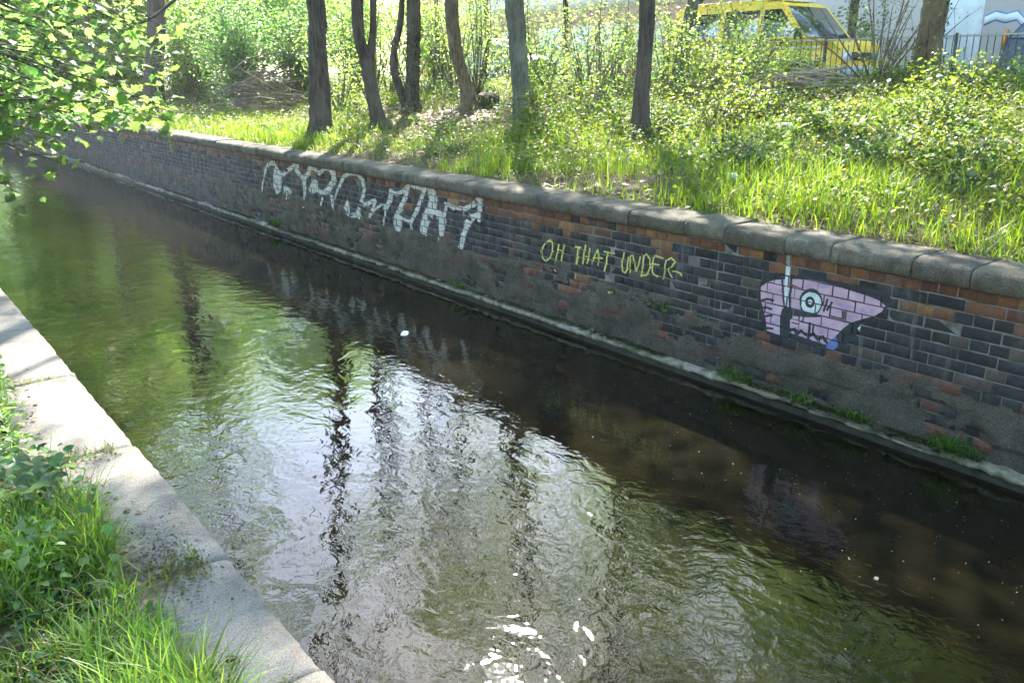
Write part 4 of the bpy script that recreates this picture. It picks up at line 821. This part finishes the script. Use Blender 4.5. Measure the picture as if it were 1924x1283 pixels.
for y in (1.86, 2.92): MB().box(-.03, y, .93, .004, y+.14, .965).build('door_handle', M['dark_plastic'], van)
o = MB().box(-.006, 3.16, .38, .004, 3.34, 1.06).build('orange_stripe', M['van_orange'], van)
o = MB().box(.2, 1.75, 1.895, 1.64, 4.3, 1.93).build('sunlit_roof', M['white_paint'], van); bv = o.modifiers.new('edges', 'BEVEL'); bv.width = .015  # white colour stands for sun on the van roof
low = [(0, .34), (.02, .55), (.08, .72), (.95, .92), (4.0, .95), (4.1, .6), (4.08, .34)]+[(y, z) for y, z in reversed(arch(3.3, .36))]+[(y, z) for y, z in reversed(arch(.8, .36))]
up = [(.97, .922), (1.65, 1.38), (2.1, 1.44), (3.2, 1.43), (3.8, 1.25), (4.0, .952)]
win = [[(1.35, .97), (2.25, .98), (2.25, 1.34), (1.75, 1.34)], [(2.33, .98), (3.2, .99), (3.1, 1.33), (2.33, 1.35)]]
vehicle('car', 'dark blue car behind the fence on the far right', 'car', (16.9, 3.3, 1.845), 4.1, 1.7, low, up, .95, .2, 'car_blue', win, ((.99, .94), (1.63, 1.36)), (.8, 3.3), .30, 'cars parked in the street', bumper='dark_plastic')
vehicle('car', 'silver car glimpsed through the saplings behind the forked trunk', 'car', (16.9, 21.5, 1.845), 4.1, 1.7, low, up, .95, .2, 'car_silver', win, ((.99, .94), (1.63, 1.36)), (.8, 3.3), .30, 'cars parked in the street', bumper='dark_plastic')

def building(label, x0, y0, y1, h, mat, rows, cols, skip=()):
    t = thing('building', label, 'building', (x0, (y0+y1)/2, 1.9)); lc = (x0, (y0+y1)/2, 1.9)
    sub(MB().box(x0, y0, 1.5, x0+9, y1, 1.9+h), 'facade', M[mat], t, lc)
    mb = MB(); prism(mb, [(y0-.4, 1.9+h+.004), (y1+.4, 1.9+h+.004), (y1+.4, 1.9+h+.25), (y0-.4, 1.9+h+.25)], x0-.4, x0+9.4); sub(mb, 'cornice', M['render_beige'], t, lc)
    mb = MB(); V = [(x0-.3, y0-.3, 1.9+h+.254), (x0+9.3, y0-.3, 1.9+h+.254), (x0+9.3, y1+.3, 1.9+h+.254), (x0-.3, y1+.3, 1.9+h+.254), (x0+4.5, y0+2, 1.9+h+2.6), (x0+4.5, y1-2, 1.9+h+2.6)]
    mb.add(V, [(0, 4, 5, 3), (1, 2, 5, 4)], [(0, 1, 4), (2, 3, 5)]); sub(mb, 'roof', M['roof'], t, lc)
    for r in rows:
        for c in np.linspace(y0+1.6, y1-1.6, cols):
            f = sub(MB().box(x0-.05, c-.62, r, x0+.02, c+.62, r+1.7), 'window', M['white_paint'], t, lc)
            for s in (-1, 1):
                g = MB().box(x0-.06, c-.27+s*.29, r+.08, x0-.03, c+.27+s*.29, r+1.62).build('pane', M['glass'], f)
    return t, lc
t, lc = building('pink rendered building with a beige band and pale doors across the street', 26, 19.2, 42, 9.5, 'render_pink', (6.0, 9.0), 8)
sub(MB().box(25.93, 19.2, 4.75, 26.0-.002, 42, 5.5), 'beige_band', M['render_beige'], t, lc)
sub(MB().box(25.95, 19.2, 1.9, 26.0-.002, 42, 2.25), 'plinth', M['ochre_plinth'], t, lc)
for c, mt in ((24.6, 'pale_door'), (26.6, 'render_beige'), (28.4, 'pale_door'), (30.6, 'wall_white'), (33.4, 'pale_door'), (36.6, 'render_beige')):
    d = sub(MB().box(25.90, c-.75, 1.96, 25.948, c+.75, 4.1), 'door', M[mt], t, lc)
    MB().box(25.885, c+.5, 2.9, 25.9, c+.58, 3.02).build('handle', M['steel'], d)
t, lc = building('grey rendered building with blue and white painted bands on the right', 26, -12, 18.4, 8, 'render_grey', (6.2,), 9)
sub(MB().box(25.985, 12.0, 2.0, 25.998, 13.35, 5.9), 'white_painted_panel', M['wall_white'], t, lc)
for z in (3.35, 4.30, 5.3):
    for mt, hh, dx, nm in (('wall_blue', .27, .010, 'blue_painted_band'), ('wall_white', .20, .016, 'white_painted_band')):
        yy = np.arange(11.95, -8, -.28); zc = z+np.interp((12-yy) % 4.5, [0, .8, 1.5, 2.2, 3.4, 4.5], [.30, .36, -.05, -.12, .06, .30])+.05*np.where(np.arange(len(yy)) % 2, 1, -1)
        V = []; 
        for a_, b_ in zip(yy, zc): V += [(25.998-dx, a_, b_-hh/2), (25.998-dx, a_, b_+hh/2), (25.999, a_, b_-hh/2), (25.999, a_, b_+hh/2)]
        n = len(yy); Q = []
        for k in range(n-1): q = 4*k; Q += [(q, q+1, q+5, q+4), (q+1, q+3, q+7, q+5), (q+2, q, q+4, q+6)]
        sub(MB().add(V, Q), nm, M[mt], t, lc)

# ---------------------------------------------------------------- ground cover
def scatter(n, x0, x1, y0, y1, dens):
    X = rng.uniform(x0, x1, n*4); Y = rng.uniform(y0, y1, n*4); k = rng.random(n*4) < dens(X, Y); X, Y = X[k][:n], Y[k][:n]
    return np.stack([X, Y, gz(X, Y)], 1)
def near(X, Y): return np.clip(1.25-np.hypot(X-4, Y-4)/16, .12, 1)
def lit(X, Y): return np.maximum(np.exp(-(((X-8.4)/2.5)**2+((Y-12.6)/3.6)**2)), np.maximum(1.1*np.exp(-(((X-7.1)/1.0)**2+((Y-17.6)/1.3)**2)), .9*np.exp(-(((X-11.7)/.9)**2+((Y-8.0)/1.0)**2))))      # bare leaf litter under the trunks
P = scatter(52000, 5.12, 15.3, 1.2, 26, lambda X, Y: near(X, Y)*np.clip(fbm(X, Y, .9)*3.4-1.15, .03, 1)*(1-.96*lit(X, Y))*np.clip((X-5.0)/.35, .12, 1))
L = .07+.17*np.clip(fbm(P[:, 0]+9, P[:, 1], 1.1)*2.2-.55, 0, 1)
L = L*np.clip(.35+1.3*fbm(P[:, 0], P[:, 1]+50, .7), .4, 1.5); kind(blades('grass', P, L, .0075, M['grass'], np.array([.085, .135, .014]), seg=3, lean=.3), 'stuff')
P = scatter(9000, 5.15, 7.2, 11.5, 24, lambda X, Y: np.clip(1.2-(X-5.1)/2, 0, 1)*np.clip(fbm(X, Y, 1.2)*3-1, 0, 1)); kind(blades('grass', P, .2, .011, M['grass'], np.array([.085, .135, .015]), seg=3), 'stuff')
P = scatter(40000, 5.2, 15.3, 1.2, 26, lambda X, Y: near(X, Y)*np.clip(fbm(X+31, Y+3, .8)*3.6-1.2, .06, 1)*(1-.92*lit(X, Y))*np.clip((X-5.2)/.6, .1, 1))
P[:, 2] += rng.uniform(.01, .22, len(P))*np.clip(fbm(P[:, 0]+31, P[:, 1]+3, .8)*2, .3, 1.2)
kind(leaves('ground_cover', P, .043, M['ground_leaf'], np.array([.072, .105, .020]), up=.45, shape=DIAMOND), 'stuff')
P = scatter(24000, 5.15, 15.2, 1.5, 26, lambda X, Y: np.clip(.18+.9*lit(X, Y), 0, 1)); P[:, 2] += .012
kind(leaves('leaf_litter', P, .06, M['litter'], np.array([.16, .105, .06]), up=2.2), 'stuff')
P = scatter(6500, 5.15, 15.2, 1.4, 24, lambda X, Y: near(X, Y)*np.clip(fbm(X+70, Y, .8)*3-1, .05, 1)); kind(blades('dead_grass', P, .17, .006, M['litter'], np.array([.26, .20, .115]), seg=3, lean=.7, bend=.9), 'stuff')
# taller weeds standing in clumps, with bare dark gaps between them
W = scatter(460, 5.55, 15.0, 1.5, 24, lambda X, Y: near(X, Y)*np.clip((fbm(X+5, Y+60, .45)-.40)*6, .03, 1)*(1-.8*lit(X, Y))); WP, WC, WS = [], [], []
for p in W:
    r = rng.uniform(.12, .36); h = rng.uniform(.12, .26)+.22*max(0, float(fbm(p[0]+5, p[1]+60, .45))-.45)*4; n = int(150*r/.25)
    d = rng.normal(size=(n, 3)); d /= np.linalg.norm(d, axis=1)[:, None]; d[:, 2] = np.abs(d[:, 2]); q = d*np.array([r, r, h])*rng.uniform(.55, 1.08, (n, 1))
    WP.append(p+q); WC.append(np.tile([np.array([.075, .115, .026]), np.array([.048, .085, .030]), np.array([.095, .125, .020]), np.array([.060, .100, .045])][rng.integers(4)]*rng.uniform(.8, 1.2), (n, 1))); WS.append(np.full(n, rng.uniform(.038, .068)))
kind(leaves('undergrowth', np.vstack(WP), np.concatenate(WS), M['ground_leaf'], np.vstack(WC), up=.35), 'stuff')
# dandelions
dn = 0; DG = 'dandelions in the grass on the far bank'
D = scatter(24, 5.5, 9.5, 2.0, 9, lambda X, Y: np.clip((6-np.abs(X-6.5)*1.2)/6, 0, 1)*np.clip((9-Y)/7, .1, 1))
hd = None
for p in D:
    if hd is None:
        r = thing('dandelion', 'yellow dandelion head standing in the grass of the far bank', 'flower', p, DG)
        MB().tube([(0, 0, 0), (.01, 0, .1), (.0, .01, .2)], .004, 5).build('stem', M['stem_green'], r)
        mb = MB(); n = 14; V = [(0, .01, .225)]+[(.028*math.cos(2*math.pi*k/n)*(1 if k % 2 else .8), .01+.028*math.sin(2*math.pi*k/n)*(1 if k % 2 else .8), .215) for k in range(n)]+[(0, .01, .198)]
        mb.add(V, [], [(0, 1+k, 1+(k+1) % n) for k in range(n)]+[(n+1, 1+(k+1) % n, 1+k) for k in range(n)]).build('flower_head', M['dandelion'], r); hd = r
    else:
        r = hd.copy(); COL.objects.link(r); r.location = p
        for ch in hd.children: c = ch.copy(); COL.objects.link(c); c.parent = r
    r.rotation_euler = (rng.normal(0, .2)-.2, rng.normal(0, .2)-.2, rng.uniform(0, 6)); s_ = rng.uniform(.65, .95); r.scale = (s_, s_, s_)
def block(name, label, cat, loc, s, mat, rz=0, group=None):
    import bmesh
    bm = bmesh.new(); bmesh.ops.create_icosphere(bm, subdivisions=2, radius=1)
    for v in bm.verts:
        c = v.co; m = max(abs(c.x), abs(c.y), abs(c.z)); c = c/m*.72+c*.28; v.co = Vector((c.x*s[0], c.y*s[1], c.z*s[2]))*(1+.06*rng.normal())
    me = bpy.data.meshes.new(name); bm.to_mesh(me); bm.free(); o = link(name, me, None, [M[mat]]); o.location = loc; o.rotation_euler = (rng.normal(0, .1), rng.normal(0, .1), rz); return tag(o, label, cat, group)
block('stone', 'pale squarish stone block lying in the leaves left of the cut branches', 'stone', (8.6, 6.0, float(gz(8.6, 6.0))+.06), (.11, .13, .085), 'white_block', .4)
block('stone', 'small flat white stone in the grass behind the drain tube painting', 'stone', (6.3, 4.9, float(gz(6.3, 4.9))+.04), (.07, .06, .03), 'white_block', 1)
block('stone', 'bright flat slab of rubble above the squarish stone block', 'stone', (9.9, 6.4, float(gz(9.9, 6.4))+.04), (.16, .12, .04), 'white_block', .2)
block('stump', 'short dark stump under the saplings right of the grey-green trunk', 'stump', (11.3, 12.6, float(gz(11.3, 12.6))+.1), (.13, .13, .16), 'bark')
block('stump', 'dark root clump at the right foot of the bowed trunk', 'stump', (9.35, 12.75, float(gz(9.35, 12.75))+.1), (.2, .18, .15), 'bark')

# plants growing from the ledge of the wall
TG = 'tufts growing on the wall ledge'
for lab, y, z, n, L, lf in [('bright grass tuft hanging over the water below the black brickwork on the right', 2.02, .10, 150, .15, 0), ('spreading green tuft on the ledge under the pink graffiti', 3.55, .10, 110, .12, 60), ('mossy tuft on the ledge right of the pink graffiti', 3.05, .10, 60, .09, 40),
    ('small fern tuft high on the crust left of the pink graffiti', 4.30, .46, 40, .07, 30), ('little tuft on the ledge below the silver letters', 7.1, .10, 50, .1, 20), ('green tuft on the ledge left of the silver letters', 11.7, .12, 80, .16, 50), ('low dark tuft on the ledge past the grass tuft', 2.62, .10, 60, .09, 30)]:
    t = thing('grass_tuft', lab, 'grass tuft', (4.80, y, z), TG)
    P = np.stack([rng.normal(0, .025, n), rng.normal(0, .07, n), 0*rng.random(n)], 1); blades('blades', P, L, .006, M['grass'], np.array([.05, .12, .018]), t, lean=.6, bend=.9)
    if lf: leaves('leaves', np.stack([rng.normal(-.02, .03, lf), rng.normal(0, .10, lf), rng.uniform(0, .05, lf)], 1), .035, M['ground_leaf'], GREEN*1.1, t)
n = 30000; yy = 1.2+24*rng.random(n)**1.5; k = (fbm(yy, 0*yy+4, 1.3) > .47); yy = yy[k]
P = np.stack([4.765+.09*rng.random(len(yy)), yy, .088+.035*rng.random(len(yy))*(fbm(yy, 0*yy, 6))], 1)
mo = leaves('moss', P, .014, M['moss'], np.array([.028, .045, .010]), wall, up=.8); wl(mo); kind(mo, 'stuff')
# ivy strands hanging over the coping far along
for lab, y in (('thin green strand hanging over the coping left of the silver letters', 16.2), ('wispy strand over the coping close to the maple leaves', 19.5)):
    n = 60; tt = rng.random(n); P = np.stack([4.78+.03*rng.normal(size=n), y+.08*rng.normal(size=n), 1.2-.4*tt], 1)
    t = thing('creeper', lab, 'creeper', (4.78, y, 1.2), 'creepers on the coping'); P = P-np.array([4.78, y, 1.2])
    MB().tube([(.1, 0, .02), (0, 0, 0), (-.01, .02, -.2), (0, .05, -.4)], .004, 4).build('stem', M['twig'], t); leaves('foliage', P, .05, M['leaf'], GREEN*1.4, t)

# ---------------------------------------------------------------- near bank
def edge_x(Y): return .50+.10*(fbm(Y, 0*Y+2, 1.5)-.5)+.05*(fbm(Y, 0*Y+7, 5)-.5)-.10*np.clip(Y-3.2, 0, 1)*np.clip(5.2-Y, 0, 1)
def lscatter(n, x0, y0, y1, dens=None):
    Y = rng.uniform(y0, y1, n*4); X = x0+(edge_x(Y)-x0)*rng.random(n*4)**.8; k = np.ones(len(X), bool) if dens is None else rng.random(n*4) < dens(X, Y)
    X, Y = X[k][:n], Y[k][:n]; return np.stack([X, Y, np.where(X > .40, .578, gz(X, Y))], 1)
P = lscatter(15000, -.9, 1.3, 3.5, lambda X, Y: np.clip(fbm(X+3, Y, 3.0)*3.2-1.0, .12, 1)*np.clip(3.6-Y, .1, 1))
L = .075+.15*np.clip(fbm(P[:, 0]+3, P[:, 1], 3.0)*2.4-.7, 0, 1)
kind(blades('grass', P, L, .0060, M['grass'], np.array([.125, .205, .035]), seg=4, lean=.28, bend=.8), 'stuff')
P = lscatter(5000, -2.2, 3.2, 9, lambda X, Y: np.clip(fbm(X, Y, 1.7)*3-1.0, .1, 1)); kind(blades('grass', P, .17, .006, M['grass'], np.array([.06, .125, .02]), seg=3), 'stuff')
P = lscatter(9500, -1.8, 2.6, 7.5, lambda X, Y: np.clip((Y-2.5)*1.1, .02, 1)*np.clip(fbm(X+8, Y, 2.2)*3-.9, .08, 1)); P[:, 2] += rng.uniform(.02, .26, len(P))*np.clip(fbm(P[:, 0]+8, P[:, 1], 2.2)*2-.2, .2, 1.2)
kind(leaves('undergrowth', P, .040, M['ground_leaf'], np.array([.085, .165, .045]), shape=OVATE, up=.8), 'stuff')
P = lscatter(1500, -.9, 1.4, 3.4, None); P[:, 2] += rng.uniform(.01, .08, len(P)); kind(leaves('undergrowth', P, .03, M['ground_leaf'], np.array([.05, .11, .028]), shape=OVATE, up=.8), 'stuff')
P = lscatter(900, -.9, 1.3, 5, None); kind(blades('dead_grass', P, .14, .005, M['litter'], np.array([.28, .22, .13]), seg=4, lean=.9, bend=.9), 'stuff')
P = lscatter(700, -.8, 1.4, 6, None); P[:, 0] += rng.uniform(0, .16, len(P)); P[:, 2] = np.where(P[:, 0] > .4, .587, P[:, 2]+.02); kind(leaves('leaf_litter', P, .03, M['litter'], np.array([.20, .13, .075]), up=2.5, shape=OVATE), 'stuff')
def burdock(label, loc, n, s, group):
    t = thing('dock_plant', label, 'leafy plant', loc, group)
    for k in range(n):
        a = k*2.4+.5; ny_, nx_ = 8, 5; L = s*rng.uniform(.7, 1.1); V = []
        for i in range(ny_+1):
            f = i/ny_; w_ = L*.36*math.sin(math.pi*min(1, f*.86+.10))**.8*(1-.25*f)
            for j in range(nx_):
                u = (j/(nx_-1)-.5)*2; x = u*w_*(1+.06*rng.normal()); r = L*.25+f*L; z = .10+.5*L*math.sin(f*1.9)-abs(u)*-.03-.12*L*f*f+.010*rng.normal()
                V.append((r*math.cos(a)-x*math.sin(a), r*math.sin(a)+x*math.cos(a), z))
        Q = [(i*nx_+j, i*nx_+j+1, (i+1)*nx_+j+1, (i+1)*nx_+j) for i in range(ny_) for j in range(nx_-1)]
        MB().add(V, Q).build('leaf', M['ground_leaf'], t, True, np.array([.12, .175, .105])*rng.uniform(.85, 1.15))
        MB().tube([(0, 0, 0), (L*.12*math.cos(a), L*.12*math.sin(a), .07), (L*.25*math.cos(a), L*.25*math.sin(a), .10)], .005, 5).build('leaf_stalk', M['stem_green'], t, True)
burdock('broad grey-green dock plant among the nettles by the path', (.30, 3.42, .56), 6, .17, 'dock plants on the near bank')
burdock('smaller dock plant at the left edge under the nettles', (.06, 3.05, .56), 5, .13, 'dock plants on the near bank')
# moss and seedlings in the slab joints
for y, n, s in ((3.84, 260, .05), (2.68, 420, .06), (5.03, 120, .04), (1.93, 40, .015)):
    P = np.stack([rng.uniform(.47, .74, n)*1.0, y+rng.normal(0, s, n), np.full(n, .587)], 1); mo = leaves('moss', P, .013, M['moss'], np.array([.11, .11, .025]), path, up=1.2); kind(mo, 'stuff')
    P = P[:n//4]; bl = blades('joint_grass', P, .045, .003, M['grass'], np.array([.10, .14, .03]), path); kind(bl, 'stuff')
n = 700; P = np.stack([rng.normal(.62, .09, n), 2.75+rng.normal(0, .16, n), np.full(n, .586)], 1); P = P[(P[:, 0] < .8)]
so = leaves('soil_crumbs', P, .012, M['litter'], np.array([.10, .075, .055]), path, up=1); kind(so, 'stuff')
block('bark_scrap', 'dark scrap of bark lying on the path slab near the bottom edge', 'bark scrap', (.625, 2.10, .592), (.012, .022, .010), 'bark', .5)
# petals and seed husks drifting on the water
n = 520; Y = 1.0+16*rng.random(n)**1.6; X = np.where(rng.random(n) < .72, 4.6-rng.gamma(2.0, .35, n), rng.uniform(1.2, 4.7, n)); k = (X > 1) & (X < 4.72) & (fbm(X, Y, 1.4) > .42)
P = np.stack([X[k], Y[k], np.full(k.sum(), .003)], 1); kind(leaves('floating_petals', P, .0085, M['petal'], np.array([.26, .24, .18]), up=8, cvar=.2), 'stuff')
block('litter', 'white scrap of litter floating in midstream', 'litter', (3.65, 6.24, .006), (.05, .03, .008), 'white_block', .8)
block('litter', 'small pale scrap floating near the lower right', 'litter', (3.36, 1.64, .005), (.012, .009, .004), 'footing', .3)
# thin haze volume added for a soft veil of glare over the view
hz = MB().box(-410, -410, -1.8, 410, 410, 20.5).build('haze', M['asphalt']); hm = bpy.data.materials.new('haze'); hm.use_nodes = True; hn = hm.node_tree; hn.nodes.clear()
ho = hn.nodes.new('ShaderNodeOutputMaterial'); pv = hn.nodes.new('ShaderNodeVolumePrincipled'); pv.inputs['Color'].default_value = (.95, .97, 1, 1); pv.inputs['Density'].default_value = .0007; pv.inputs['Anisotropy'].default_value = .4
hn.links.new(pv.outputs[0], ho.inputs['Volume']); hz.data.materials.clear(); hz.data.materials.append(hm); kind(hz, 'stuff')
for o in list(COL.objects):
    if o.type == 'MESH' and o.parent is None and o.get('label') is None and o.get('kind') is None: print('UNTAGGED', o.name)
